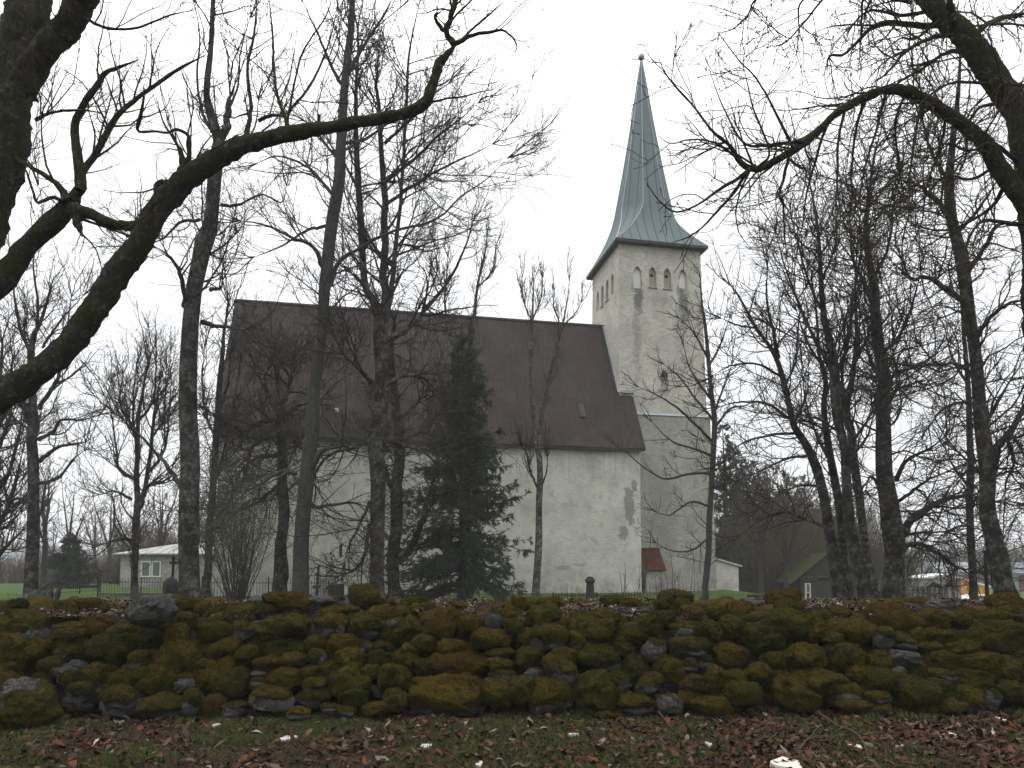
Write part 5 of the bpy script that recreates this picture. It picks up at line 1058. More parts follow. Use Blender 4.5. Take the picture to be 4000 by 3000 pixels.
tree('short flared trunk with thick side fork right beside the pale-scarred maple', 25, [(1545, 2340, 84), (1539, 2300, 60), (1540, 2150, 54), (1549, 1900, 52), (1556, 1711, 46), (1545, 1560, 36), (1530, 1400, 26), (1540, 1250, 16)],
    [[(1560, 2200, 34), (1610, 2130, 30), (1650, 2040, 26), (1665, 1980, 20), (1700, 1850, 14), (1730, 1720, 10)], [(1530, 1900, 24), (1490, 1800, 22), (1480, 1700, 18), (1440, 1560, 12)], [(1570, 1720, 20), (1650, 1690, 15), (1720, 1720, 10), (1760, 1800, 7)], [(1560, 1640, 20), (1640, 1560, 14), (1700, 1460, 9)]],
    crown(3.4, (1.0, 3.0), .0, (40, 80), 2.8, .5, 2.8, .5, .2, .0055, 1.7, drop=.05, curl=.08), 14, MD, t0=.35)
tree('knobbly pollarded trunk with drooping curled branches before the gable end of the wall', 25, [(1105, 2340, 90), (1104, 2306, 66), (1106, 2150, 54), (1105, 1900, 48), (1102, 1687, 42), (1098, 1600, 34), (1085, 1480, 22), (1060, 1360, 12)],
    [[(1085, 1700, 26), (1030, 1715, 20), (980, 1760, 16), (960, 1850, 12), (900, 1950, 8), (870, 2030, 5)], [(1090, 1640, 24), (1000, 1650, 18), (930, 1700, 14), (880, 1760, 9)], [(1120, 1690, 20), (1160, 1720, 16), (1140, 1780, 11), (1120, 1830, 7)], [(1110, 1620, 22), (1180, 1580, 15), (1250, 1560, 10)], [(1085, 1600, 20), (1030, 1500, 16), (990, 1400, 11), (960, 1320, 7)], [(1110, 1560, 20), (1150, 1450, 14), (1200, 1360, 9)], [(1080, 1900, 18), (1010, 1960, 13), (930, 2000, 9), (860, 2060, 5)], [(1080, 1780, 18), (1000, 1790, 14), (930, 1850, 10)]],
    crown(3.6, (1.0, 3.2), .0, (40, 80), 2.8, .5, 2.8, .5, .2, .0055, 1.8, drop=.05, curl=.08), 15, MD, t0=.5, amp=.3)
tree('slim dark tree with upright shoots just right of the tall maple', 27, [(808, 2330, 40), (816, 2197, 32), (824, 2000, 30), (843, 1727, 28), (862, 1452, 22), (872, 1330, 15), (885, 1230, 8)],
    [[(830, 1900, 16), (870, 1780, 12), (905, 1620, 9), (930, 1480, 6)], [(835, 1700, 14), (800, 1600, 10), (790, 1480, 8), (800, 1360, 5)], [(850, 1620, 13), (890, 1500, 10), (900, 1380, 7)], [(825, 2050, 12), (880, 2010, 9), (960, 1990, 6)]],
    crown(2.6, (1.0, 2.6), .12, (25, 55), 2.4, .45, 2.6, .45, .14, .0055, 1.4), 16, MD, t0=.3)
tree('leftmost tall bare tree in the lawn with two stumps at its foot', 25, [(132, 2330, 70), (132, 2290, 56), (133, 2050, 48), (131, 1760, 44), (128, 1660, 46), (126, 1560, 30), (124, 1380, 26), (128, 1330, 20), (160, 1250, 14), (200, 1120, 9)],
    [[(120, 1660, 30), (95, 1600, 22), (75, 1560, 16), (40, 1450, 10)], [(115, 1370, 18), (80, 1290, 14), (60, 1180, 10), (50, 1050, 6)], [(150, 1600, 22), (200, 1520, 18), (235, 1450, 14), (260, 1300, 9), (280, 1150, 6)], [(150, 1720, 20), (210, 1680, 16), (240, 1640, 12), (320, 1640, 9), (390, 1620, 5)], [(155, 1800, 20), (220, 1750, 15), (290, 1735, 12), (335, 1728, 10)], [(150, 1890, 18), (230, 1865, 13), (280, 1800, 9), (330, 1760, 6)], [(110, 1950, 18), (60, 1950, 13), (0, 1960, 9), (-80, 1950, 6)], [(135, 1340, 15), (150, 1200, 11), (130, 1050, 7), (140, 930, 4)], [(165, 1360, 12), (230, 1260, 9), (330, 1150, 6)]],
    crown(2.0, (1.0, 3.0), .10, (30, 65), 2.0, .45, 2.4, .45, .16, .0055, 1.2), 17, MD, t0=.4)
tree('twin-stemmed bare tree with upswept crown standing before the small stone house', 28, [(530, 2330, 34), (529, 2250, 28), (533, 2050, 30), (537, 1900, 24), (537, 1800, 20), (540, 1650, 16), (560, 1520, 11), (580, 1400, 6)],
    [[(540, 1980, 28), (560, 1930, 24), (575, 1880, 20), (592, 1720, 16), (606, 1600, 13), (625, 1480, 8)], [(520, 2115, 20), (480, 2105, 16), (440, 2115, 12), (390, 2130, 7)], [(530, 1870, 18), (470, 1840, 14), (455, 1760, 10), (440, 1650, 7)], [(540, 1730, 15), (510, 1660, 12), (470, 1570, 9), (480, 1460, 5)], [(545, 1640, 12), (600, 1560, 10), (610, 1400, 6)], [(580, 1850, 15), (640, 1760, 11), (660, 1620, 8), (670, 1480, 5)], [(600, 1700, 12), (640, 1620, 9), (650, 1430, 5)], [(535, 1780, 14), (520, 1600, 9), (530, 1440, 5)], [(565, 1900, 15), (640, 1880, 10), (700, 1840, 6)], [(515, 1950, 14), (450, 1920, 10), (400, 1930, 6)]],
    crown(2.6, (1.2, 3.2), .13, (25, 55), 2.2, .45, 2.4, .45, .15, .0055, 1.4), 18, MD, t0=.3)
tree('thin grey sapling-like tree directly behind the leftmost tall tree', 34, [(172, 2320, 26), (176, 2180, 22), (175, 2050, 18), (165, 1980, 13), (180, 1880, 8)], [[(176, 2060, 13), (190, 1970, 10), (185, 1850, 6)], [(172, 2120, 11), (140, 2030, 8)]], crown(3, (.8, 2.0), .12, (25, 55), 2.2, .45, 2.2, .45, .15, .006), 19, MG, t0=.4)
tree('dense upswept bare tree whose trunk stands just beyond the left edge', 26, [(-60, 2330, 80), (-50, 2100, 62), (-30, 1900, 50), (-20, 1700, 36), (0, 1500, 18), (10, 1330, 8)],
    [[(-40, 2100, 26), (20, 2000, 18), (60, 1880, 12), (90, 1760, 7)], [(-35, 1950, 24), (30, 1850, 17), (70, 1720, 11), (90, 1580, 6)], [(-30, 2200, 22), (40, 2120, 15), (110, 2050, 8)], [(-25, 1800, 20), (30, 1660, 13), (60, 1500, 7)], [(-40, 2060, 20), (20, 2060, 14), (80, 2000, 8)], [(-20, 1700, 18), (40, 1560, 11), (50, 1400, 6)]],
    crown(3.0, (1.2, 3.0), .11, (30, 60), 2.4, .45, 2.6, .45, .14, .0055, 1.2), 20, MD, t0=.3)
tree('pale-barked bare tree rising through the spruce with broom-like top above the ridge', 27, [(1832, 2330, 36), (1832, 2275, 28), (1828, 2050, 26), (1826, 1703, 24), (1830, 1450, 20), (1850, 1250, 15), (1862, 1130, 12), (1880, 1050, 10), (1900, 960, 6), (1905, 900, 3)], [[(1830, 1600, 16), (1790, 1430, 13), (1750, 1280, 11), (1738, 1180, 10), (1745, 1080, 7), (1750, 1000, 4)], [(1870, 1120, 8), (1920, 1060, 6), (1935, 980, 4)], [(1740, 1150, 8), (1710, 1080, 6), (1690, 1040, 3)]],
    crown(3.2, (.5, 1.5), .2, (20, 45), 2.6, .5, 2.2, .5, .14, .0055), 21, MP, t0=.5)
tree('slender pollarded tree with mottled bark standing alone before the right nave wall', 24, [(2096, 2350, 44), (2098, 2280, 34), (2106, 2040, 30), (2110, 1850, 28), (2100, 1770, 26), (2085, 1720, 20), (2080, 1600, 17), (2073, 1492, 15), (2075, 1350, 13), (2077, 1257, 12), (2082, 1180, 8), (2085, 1090, 4)], [[(2100, 1760, 20), (2112, 1650, 16), (2128, 1550, 14), (2147, 1452, 12), (2180, 1340, 10), (2195, 1280, 9), (2215, 1180, 6), (2225, 1090, 3)], [(2078, 1260, 9), (2045, 1170, 6), (2040, 1080, 3)], [(2080, 1250, 9), (2115, 1160, 6), (2120, 1080, 3)], [(2195, 1290, 8), (2165, 1200, 6), (2160, 1130, 3)], [(2200, 1270, 8), (2250, 1220, 6), (2270, 1180, 3)], [(2100, 1900, 12), (2075, 1850, 9), (2060, 1780, 7), (2040, 1740, 4)], [(2115, 1900, 10), (2135, 1840, 7), (2140, 1780, 4)]],
    crown(2.6, (.4, 1.2), .25, (20, 45), 3, .5, 2.2, .5, .12, .0055), 22, MP, t0=.72)
tree('bare alder-like tree with horizontal branches standing in front of the church tower', 27, [(2752, 2350, 36), (2754, 2300, 30), (2763, 2228, 28), (2772, 2080, 26), (2778, 1909, 25), (2787, 1668, 24), (2776, 1520, 20), (2756, 1282, 15), (2742, 1180, 9), (2735, 1080, 4)],
    [[(2775, 1850, 15), (2700, 1850, 12), (2600, 1870, 9), (2520, 1830, 7), (2440, 1760, 5), (2400, 1735, 3)], [(2780, 1720, 15), (2720, 1660, 12), (2640, 1590, 9), (2560, 1540, 6), (2490, 1510, 4)], [(2785, 1640, 13), (2720, 1560, 10), (2660, 1480, 7), (2590, 1420, 4)], [(2785, 1680, 13), (2850, 1600, 10), (2920, 1580, 7), (2990, 1520, 5)], [(2765, 1400, 11), (2710, 1300, 8), (2650, 1240, 5)], [(2768, 1440, 11), (2820, 1330, 8), (2850, 1240, 5)], [(2775, 1980, 13), (2700, 1960, 10), (2620, 2010, 7), (2560, 2000, 4)], [(2770, 2100, 12), (2700, 2150, 9), (2620, 2150, 6), (2560, 2120, 4)], [(2782, 1780, 13), (2700, 1750, 10), (2620, 1720, 7), (2540, 1640, 4)], [(2778, 1560, 12), (2700, 1450, 8), (2670, 1350, 5)], [(2788, 1620, 11), (2830, 1500, 8), (2860, 1420, 5)], [(2775, 1920, 11), (2850, 1850, 8), (2920, 1820, 5)]],
    crown(1.5, (.5, 1.6), .05, (40, 75), 1.9, .42, 1.9, .42, .15, .0046, .7), 23, (BARK_GREY, TWIG_DARK), t0=.3)

# the group at the right
tree('left-leaning curved maple, leftmost trunk of the right-hand group', 21, [(3293, 2350, 80), (3275, 2280, 58), (3243, 2097, 46), (3220, 1950, 42), (3199, 1844, 40), (3163, 1759, 36), (3125, 1700, 32), (3095, 1650, 28), (3062, 1506, 24), (3035, 1400, 20), (2990, 1330, 16), (2952, 1278, 14), (2893, 1169, 9), (2850, 1110, 5)],
    [[(3040, 1400, 18), (3020, 1290, 14), (2995, 1170, 10), (3000, 1040, 6)], [(3090, 1640, 16), (3000, 1580, 12), (2900, 1570, 9), (2800, 1590, 5)], [(3050, 1470, 13), (2950, 1420, 10), (2850, 1430, 7), (2780, 1470, 4)], [(3110, 1690, 14), (3010, 1700, 11), (2900, 1730, 8), (2830, 1800, 4)], [(3180, 1780, 14), (3080, 1790, 11), (2970, 1840, 8), (2880, 1880, 4)], [(3230, 2060, 18), (3150, 2030, 15), (3060, 2000, 12), (2960, 2040, 8), (2880, 2100, 5)], [(3060, 1530, 13), (3110, 1400, 10), (3120, 1250, 7), (3150, 1120, 4)], [(2950, 1280, 10), (2880, 1270, 8), (2810, 1240, 5)], [(3210, 1900, 13), (3110, 1900, 10), (3000, 1960, 7)], [(3100, 1660, 12), (3150, 1540, 9), (3160, 1420, 6)]],
    crown(2.4, (.9, 2.6), .06, (35, 70), 2.4, .45, 2.6, .45, .16, .0052, 1.6), 31, MD, t0=.4)
tree('second trunk of the right-hand group, slim and dark with close twigs', 22, [(3315, 2350, 60), (3300, 2230, 42), (3289, 2097, 38), (3256, 1844, 34), (3232, 1710, 30), (3215, 1590, 24), (3225, 1500, 20), (3200, 1380, 16), (3190, 1240, 11), (3170, 1080, 6)],
    [[(3250, 1820, 16), (3190, 1700, 12), (3150, 1580, 9), (3130, 1420, 5)], [(3220, 1560, 14), (3260, 1440, 11), (3290, 1280, 7)], [(3205, 1420, 12), (3150, 1330, 9), (3110, 1210, 6)], [(3230, 1690, 12), (3170, 1650, 9), (3100, 1640, 5)]], crown(2.6, (.8, 2.2), .08, (30, 65), 2.4, .45, 2.6, .45, .17, .0052, 1.4), 32, MD, t0=.4)
tree('third trunk of the right-hand group, thick, dark and straight up to the tree tops', 20, [(3380, 2350, 72), (3360, 2250, 54), (3319, 2013, 44), (3298, 1760, 36), (3270, 1633, 42), (3260, 1464, 42), (3242, 1350, 34), (3222, 1253, 28), (3205, 1084, 20), (3200, 940, 15), (3180, 800, 10), (3160, 700, 5)],
    [[(3250, 1450, 20), (3170, 1300, 15), (3110, 1160, 11), (3060, 1020, 7), (3030, 900, 4)], [(3260, 1480, 20), (3310, 1350, 16), (3330, 1180, 12), (3360, 1000, 8), (3370, 860, 4)], [(3225, 1240, 16), (3160, 1100, 12), (3120, 960, 8), (3090, 840, 4)], [(3210, 1100, 13), (3260, 960, 10), (3270, 820, 6)], [(3290, 1700, 15), (3210, 1640, 11), (3130, 1620, 7)], [(3300, 1800, 15), (3380, 1720, 11), (3420, 1600, 7)]], crown(3.0, (1.0, 3.2), .07, (28, 62), 2.4, .45, 2.6, .45, .17, .0052, 1.6), 33, MD, t0=.42)
tree('fourth trunk of the right-hand group, pale-mottled and leaning left', 21, [(3420, 2350, 58), (3404, 2280, 46), (3370, 2013, 36), (3332, 1760, 36), (3315, 1640, 34), (3306, 1590, 30), (3330, 1480, 24), (3345, 1300, 17), (3340, 1120, 11), (3350, 960, 6)],
    [[(3310, 1600, 20), (3290, 1480, 15), (3300, 1330, 10), (3280, 1180, 6)], [(3340, 1420, 14), (3400, 1280, 10), (3420, 1120, 6)], [(3335, 1720, 14), (3400, 1620, 10), (3440, 1500, 6)], [(3375, 1950, 14), (3330, 1900, 10), (3290, 1830, 6)]], crown(2.4, (.9, 2.4), .08, (30, 60), 2.4, .45, 2.6, .45, .15, .0052, 1.4), 34, (BARK_PALE, TWIG_DARK), t0=.4)
tree('broadest trunk of the right-hand group, double-stemmed, at its right end', 20, [(3484, 2350, 98), (3483, 2250, 84), (3480, 2050, 82), (3466, 1844, 68), (3453, 1590, 58), (3441, 1422, 44), (3425, 1253, 44), (3410, 1130, 34), (3390, 1000, 26), (3385, 860, 20), (3400, 720, 14), (3420, 580, 8)],
    [[(3520, 2080, 42), (3580, 2010, 32), (3680, 1960, 24), (3770, 1930, 16), (3850, 1870, 9)], [(3520, 2140, 28), (3580, 2125, 22), (3660, 2160, 18), (3730, 2210, 15), (3790, 2230, 12)], [(3500, 1880, 22), (3540, 1800, 17), (3620, 1760, 12), (3700, 1700, 7)], [(3470, 1500, 26), (3500, 1460, 20), (3600, 1420, 14), (3690, 1360, 9)], [(3470, 1620, 22), (3480, 1540, 18), (3560, 1500, 13), (3640, 1480, 8)], [(3440, 1380, 20), (3500, 1330, 15), (3560, 1200, 11), (3600, 1050, 7)], [(3430, 1260, 20), (3380, 1120, 15), (3330, 1000, 10), (3320, 860, 5)], [(3410, 1100, 18), (3470, 960, 13), (3490, 800, 9), (3520, 660, 5)], [(3445, 1500, 20), (3400, 1400, 15), (3370, 1250, 10)], [(3510, 1960, 18), (3600, 1890, 13), (3700, 1840, 8)], [(3440, 1900, 15), (3400, 1860, 12), (3380, 1920, 8)], [(3515, 2100, 16), (3600, 2080, 12), (3700, 2080, 8)]],
    crown(3.2, (1.0, 3.4), .02, (35, 75), 2.4, .48, 2.6, .45, .19, .0052, 1.6, curl=.05), 35, MD, t0=.36, k=18)
tree('slim upright tree between the orange warehouse and the thick leaning trunk', 22, [(3802, 2350, 40), (3800, 2280, 32), (3795, 2100, 30), (3790, 1900, 28), (3785, 1700, 26), (3780, 1450, 20), (3760, 1250, 14), (3750, 1050, 8)], [[(3790, 2240, 14), (3850, 2210, 11), (3900, 2160, 8)], [(3785, 1900, 14), (3730, 1830, 10), (3690, 1750, 6)], [(3785, 1700, 14), (3830, 1600, 10), (3850, 1480, 6)], [(3780, 1500, 13), (3720, 1400, 9), (3690, 1280, 6)], [(3795, 2050, 12), (3740, 2060, 9), (3680, 2090, 6)]], crown(2.2, (.8, 2.4), .03, (35, 75), 2.4, .45, 2.4, .45, .17, .0052, 1.2), 36, MD, t0=.3)
tree('thick leaning trunk with cracked pale stripe near the right edge', 16, [(3925, 2345, 105), (3910, 2290, 84), (3884, 2181, 76), (3868, 2080, 66), (3857, 1970, 62), (3846, 1802, 62), (3828, 1590, 54), (3802, 1337, 46), (3783, 1169, 50), (3758, 1000, 50), (3720, 844, 44), (3712, 700, 36), (3722, 560, 26), (3740, 380, 16), (3750, 200, 9)],
    [[(3872, 1900, 48), (3880, 1780, 40), (3922, 1717, 32), (4000, 1606, 24), (4090, 1500, 18)], [(3850, 1800, 30), (3830, 1700, 24), (3880, 1600, 18), (3950, 1480, 12)], [(3790, 1200, 30), (3700, 1130, 24), (3620, 1080, 18), (3560, 1090, 14), (3520, 1010, 10)], [(3770, 1080, 26), (3850, 960, 20), (3900, 880, 15), (4010, 870, 10)], [(3800, 1340, 24), (3880, 1230, 18), (3960, 1180, 13), (4050, 1170, 9)], [(3815, 1480, 22), (3740, 1420, 16), (3660, 1420, 11), (3600, 1350, 6)], [(3720, 860, 24), (3650, 780, 18), (3580, 720, 12), (3480, 700, 7)], [(3730, 920, 20), (3820, 820, 15), (3900, 700, 10)], [(3830, 1600, 20), (3760, 1570, 15), (3680, 1600, 10), (3620, 1680, 6)], [(3715, 720, 18), (3640, 600, 13), (3600, 470, 8)], [(3850, 1850, 18), (3780, 1840, 13), (3710, 1900, 8)], [(3930, 1710, 16), (3960, 1800, 12), (3930, 1880, 8), (3925, 1950, 5)], [(3950, 1690, 15), (4000, 1780, 11), (4010, 1900, 7)]],
    crown(3.4, (.8, 2.8), .0, (35, 75), 2.6, .48, 2.6, .45, .2, .0048, 1.2, drop=.03, curl=.08), 37, (BARK_MAPLE, TWIG_DARK), t0=.4, k=18)
spruce('tall dark spruce with drooping boughs in front of the nave wall', 1812, 1300, 26, [(0, .12), (.1, .55), (.3, 1.35), (.5, 1.85), (.7, 2.6), (.85, 2.9), (1, 2.6)], (BARK_MAPLE, NEEDLE, 1.3), 51, 330, .05, gap=.12)

# ------------------------------------------------------------------ wood and background trees
def bg_proto(name, label, Y, px, ytop, seed, mats, spread_=1.0, group=None, stems=3, dens=1.0):
    """a background bare tree: forked stems and a twiggy crown"""
    rng = np.random.default_rng(seed); top = at(px, ytop, Y); z0 = float(gz(top[0], Y)); H = top[2]-z0; b = np.array([top[0], Y, z0]); root = thing(name, label, 'tree', b, group)
    S = 12; ps = []
    t = np.linspace(0, 1, S)
    for k in range(stems):
        a = rng.uniform(0, 6.28); rr = H*.16*spread_*rng.uniform(.4, 1)*(k > 0); f = np.clip((t-.28)/.72, 0, 1)
        P = b+np.stack([math.cos(a)*rr*f**1.2, math.sin(a)*rr*f**1.2, -.1+(H*rng.uniform(.75, .95)+.1)*t], 1)+.02*H*np.stack([vn(np.stack([t*5, t*0+k, t*0+seed], 1), 1, 1)*t, vn(np.stack([t*5, t*0+k, t*0+seed], 1), 1, 2)*t, t*0], 1)
        ps.append((P, np.linspace(H*.016+.03, .012, S)*(1 if k == 0 else .8)))
    obj('trunk', *cat([rough_limb(p, r, 7, seed, .1) for p, r in ps]), mats[0], root, True)
    bt = []; P = np.stack([p for p, _ in ps]); R = np.stack([r for _, r in ps])
    for j, (d, tr, l, S_) in enumerate(((2.4*dens, (.3, 1), (H*.10, H*.34*spread_), 8), (2.6*dens, (.1, 1), .45, 6), (3.2*dens, (.1, 1), .45, 4), (2.5*dens, (.1, 1), .5, 3))):
        P, R = grow(rng, P, R, d, tr, (28, 62), l, .55, S_, .15, UP, .1, (.016, .011, .009, .007)[j], shape=.45); bt.append((P, R, 4 if j == 0 else 3))
    obj('crown', *tubes(bt), mats[1], root, True); return root
def place(src, label, px, Y, scale, rz, group=None):
    c = copy_tree(src); x = at(px, 2200, Y)[0]; c.location = (x, Y, float(gz(x, Y))); c.scale = (scale,)*3; c.rotation_euler = (0, 0, rz); c['label'] = label
    if group: c['group'] = group
    return c
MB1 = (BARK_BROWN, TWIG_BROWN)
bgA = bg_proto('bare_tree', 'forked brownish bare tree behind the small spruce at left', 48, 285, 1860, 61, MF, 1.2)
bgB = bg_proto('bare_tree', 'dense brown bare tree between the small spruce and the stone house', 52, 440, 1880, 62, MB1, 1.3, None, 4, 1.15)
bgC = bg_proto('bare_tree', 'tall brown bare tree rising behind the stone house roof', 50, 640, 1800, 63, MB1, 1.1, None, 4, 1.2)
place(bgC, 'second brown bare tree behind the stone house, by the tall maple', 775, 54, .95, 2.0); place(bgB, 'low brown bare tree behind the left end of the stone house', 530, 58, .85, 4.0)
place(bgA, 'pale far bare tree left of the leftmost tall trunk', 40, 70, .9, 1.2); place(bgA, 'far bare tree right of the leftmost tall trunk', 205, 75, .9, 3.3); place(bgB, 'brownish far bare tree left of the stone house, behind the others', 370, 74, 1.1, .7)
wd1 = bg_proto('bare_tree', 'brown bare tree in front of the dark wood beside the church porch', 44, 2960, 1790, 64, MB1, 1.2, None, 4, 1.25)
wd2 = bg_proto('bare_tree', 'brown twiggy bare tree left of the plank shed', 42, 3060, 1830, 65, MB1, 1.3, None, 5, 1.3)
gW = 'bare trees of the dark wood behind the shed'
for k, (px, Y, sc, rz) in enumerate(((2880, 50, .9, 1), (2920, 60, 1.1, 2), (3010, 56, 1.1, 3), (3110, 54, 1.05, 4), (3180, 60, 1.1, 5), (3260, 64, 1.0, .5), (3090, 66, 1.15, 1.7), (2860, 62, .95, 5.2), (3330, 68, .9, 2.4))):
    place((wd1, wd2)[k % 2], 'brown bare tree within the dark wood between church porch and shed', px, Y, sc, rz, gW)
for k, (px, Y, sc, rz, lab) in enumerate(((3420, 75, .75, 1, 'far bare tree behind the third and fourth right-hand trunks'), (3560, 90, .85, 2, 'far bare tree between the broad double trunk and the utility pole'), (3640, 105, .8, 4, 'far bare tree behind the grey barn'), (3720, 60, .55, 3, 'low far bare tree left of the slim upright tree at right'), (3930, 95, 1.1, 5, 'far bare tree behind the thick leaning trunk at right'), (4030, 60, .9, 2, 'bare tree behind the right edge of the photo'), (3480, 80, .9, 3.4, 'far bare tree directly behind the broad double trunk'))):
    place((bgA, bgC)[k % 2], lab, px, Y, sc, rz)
SPF = (BARK_BROWN, NEEDLE_FAR, 2.6)
sp1 = spruce('tall dark spruce peeking out right behind the church tower', 2824, 1640, 52, [(0, .2), (.2, 1.1), (.5, 2.0), (.8, 2.8), (1, 3.0)], SPF, 81, 120, .08, dens=.45)
gS = 'dark spruces of the wood behind church and shed'
for k, (px, Y, sc, rz) in enumerate(((2885, 56, .92, 1), (2950, 58, .88, 2), (3015, 62, .92, 3), (3080, 60, .84, 4), (3150, 64, .88, 5), (3215, 62, .80, 6), (2845, 60, .95, 2.5), (2985, 68, .95, 3.6), (3110, 70, .95, 1.4), (3290, 70, .8, 4.4), (2910, 66, 1.0, 5.5))):
    place(sp1, 'dark spruce in the wood between the church porch and the plank shed', px, Y, sc, rz, gS)
sp2 = spruce('small broad dark spruce on the lawn left of the stone house', 275, 2075, 42, [(0, .1), (.3, .7), (.7, 1.5), (1, 2.0)], (BARK_BROWN, NEEDLE_FAR, 2.0), 82, 90, .04, dens=.8)
place(sp2, 'smaller dark spruce against the left corner of the stone house', 500, 49, .72, 2)
rng = np.random.default_rng(91)
def thicket(name, label, xs, Y, h, n, mat, seed, r=.02, kind='stuff', cat_=None):
    rng = np.random.default_rng(seed); x = rng.uniform(*xs, n); y = rng.uniform(*Y, n); hh = rng.uniform(*h, n)*(1+.35*vn(np.stack([x, y*0, y*0], 1), .12, seed)); S = 5
    P = np.zeros((n, S, 3)); P[:, 0] = np.stack([x, y, gz(x, y)-.05], 1); d = nrm(np.stack([rng.normal(0, .25, n), rng.normal(0, .25, n), np.ones(n)], 1))
    for s_ in range(1, S): d = nrm(d+rng.normal(0, .16, (n, 3))); P[:, s_] = P[:, s_-1]+d*(hh/(S-1))[:, None]
    R = np.linspace(1, .3, S)[None]*np.full((n, 1), r); P2, R2 = grow(rng, P, R, 1.6, (.3, 1), (25, 60), .4, .7, 4, .2, UP, .1, r*.35)
    o = obj(name, *tubes([(P, R, 3), (P2, R2, 3)]), mat, None, True)
    return tag(o, label, cat_, kind=kind)
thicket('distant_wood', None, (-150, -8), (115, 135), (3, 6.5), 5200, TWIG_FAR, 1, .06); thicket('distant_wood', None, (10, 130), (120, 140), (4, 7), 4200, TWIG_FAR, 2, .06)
thicket('undergrowth', None, (17, 30), (50, 68), (2, 7), 2600, TWIG_BROWN, 3, .03); thicket('hedge', None, (-48, -15.5), (50, 56), (1.0, 2.1), 3200, TWIG_BROWN, 4, .02)
thicket('undergrowth', None, (-32, -14), (54, 62), (2, 5.5), 1500, TWIG_BROWN, 6, .03)

# bushes, saplings and suckers
def bush(label, px, Y, n, hts, lean, seed, mat, name='bush', twd=5, r=.012, catn='bush', base=.25, lv2=.35):
    rng = np.random.default_rng(seed); x0 = at(px, 2300, Y)[0]; b = np.array([x0, Y, float(gz(x0, Y))]); root = thing(name, label, catn, b)
    S = 9; P = np.zeros((n, S, 3)); a = rng.uniform(0, 6.283, n); q = rng.uniform(0, base, n); P[:, 0] = b+np.stack([q*np.cos(a), q*np.sin(a), q*0-.05], 1); h = rng.uniform(*hts, n)
    l = rng.uniform(0, lean, n); d = nrm(np.stack([l*np.cos(a), l*np.sin(a), np.ones(n)], 1))
    for s_ in range(1, S): d = nrm(d+rng.normal(0, .07, (n, 3))+np.array([0, 0, .03])); P[:, s_] = P[:, s_-1]+d*(h/(S-1))[:, None]
    R = np.linspace(1, .3, S)[None]*(r*rng.uniform(.6, 1.3, n))[:, None]; obj('stems', *tubes([(P, R, 5)]), mat[0], root, True)
    if twd:
        P2, R2 = grow(rng, P, R, twd, (.3, 1), (20, 50), lv2, .6, 5, .14, UP, .1, .004); P3, R3 = grow(rng, P2, R2, 4, (.2, 1), (20, 50), .4, .7, 4, .15, UP, .1, .003)
        obj('twigs', *tubes([(P2, R2, 3), (P3, R3, 3)]), mat[1], root, True)
bush('wide fan-shaped bare bush of thin stems before the left end of the nave', 930, 23, 70, (2.2, 5.4), .42, 101, (TWIG_GREY, twigm('bush_twig', (.06, .058, .035), (.12, .115, .075))), twd=3.2, r=.016)
bush('tall single bare shoot standing before the right nave corner', 2505, 17, 1, (2.62, 2.65), .05, 102, (TWIG_BROWN, TWIG_BROWN), 'sapling', 0, .022, 'sapling', 0)
bush('forked bare suckers between the stone pillar and the tall shoot', 2440, 17, 5, (1.0, 1.9), .22, 103, (TWIG_BROWN, TWIG_BROWN), 'sapling', .8, .014, 'sapling', .35)
bush('cluster of thin suckers before the red-tiled annexe', 2570, 19, 12, (.8, 1.9), .25, 104, (TWIG_BROWN, TWIG_BROWN), 'sapling', .8, .010, 'sapling', .8)
bush('thin bare shoots at the foot of the tree before the tower', 2690, 21, 12, (.8, 2.2), .3, 105, (TWIG_BROWN, TWIG_BROWN), 'sapling', 1.2, .010, 'sapling', .6)
bush('sparse thin bush against the nave wall left of the stone pillar', 2230, 24, 14, (.4, .95), .3, 106, (TWIG_BROWN, TWIG_BROWN), 'bush', .8, .006, 'bush', .6)

# ------------------------------------------------------------------ graves and fences
IRON = simple('rusty_iron', (.008, .008, .008), (.028, .023, .02), 8, .7, .2); GRAVE = simple('mossy_gravestone', (.022, .022, .020), (.06, .058, .05), 7, .95, .7, .03); KERB = simple('grave_kerb', (.14, .13, .12), (.24, .22, .2), 5, .9, .4)
def fence(label, xa, Ya, xb, Yb, h, step=.11, kerb=0, post_h=1.1):
    a = at(xa, 2300, Ya); b = at(xb, 2300, Yb); A = np.array([a[0], Ya]); B = np.array([b[0], Yb]); L = np.linalg.norm(B-A); n = int(L/step); z = lambda p: float(gz(p[0], p[1])); root = thing('iron_fence', label, 'fence', (A[0], A[1], z(A)))
    m = MB()
    for k in range(n+1):
        p = A+(B-A)*k/n; q = z(p); hh = h*(1.0 if k % 2 else .9); m.bar((p[0], p[1], q+.05), (p[0], p[1], q+hh), .009, 4); m.bar((p[0], p[1], q+hh), (p[0], p[1], q+hh+.06), .016, 4, .002)
    for f in (.2, .82): m.bar((A[0], A[1], z(A)+h*f), (B[0], B[1], z(B)+h*f), .012, 4)
    m.build('railing', IRON, root); npst = max(2, int(L/1.8))
    for k in range(npst+1):
        p = A+(B-A)*k/npst; MB().bar((p[0], p[1]-.03, z(p)-.1), (p[0], p[1]-.03, z(p)+h*post_h), .028, 6, .022).build('post', IRON, root)
    if kerb:
        t = nrm((B-A)[None])[0]; c = (A+B)/2; MB().box((c[0], c[1]+.12, z(c)+.08), (t[0]*L/2, t[1]*L/2, 0), (-t[1]*.08, t[0]*.08, 0), (0, 0, .09)).build('kerb', KERB, root)
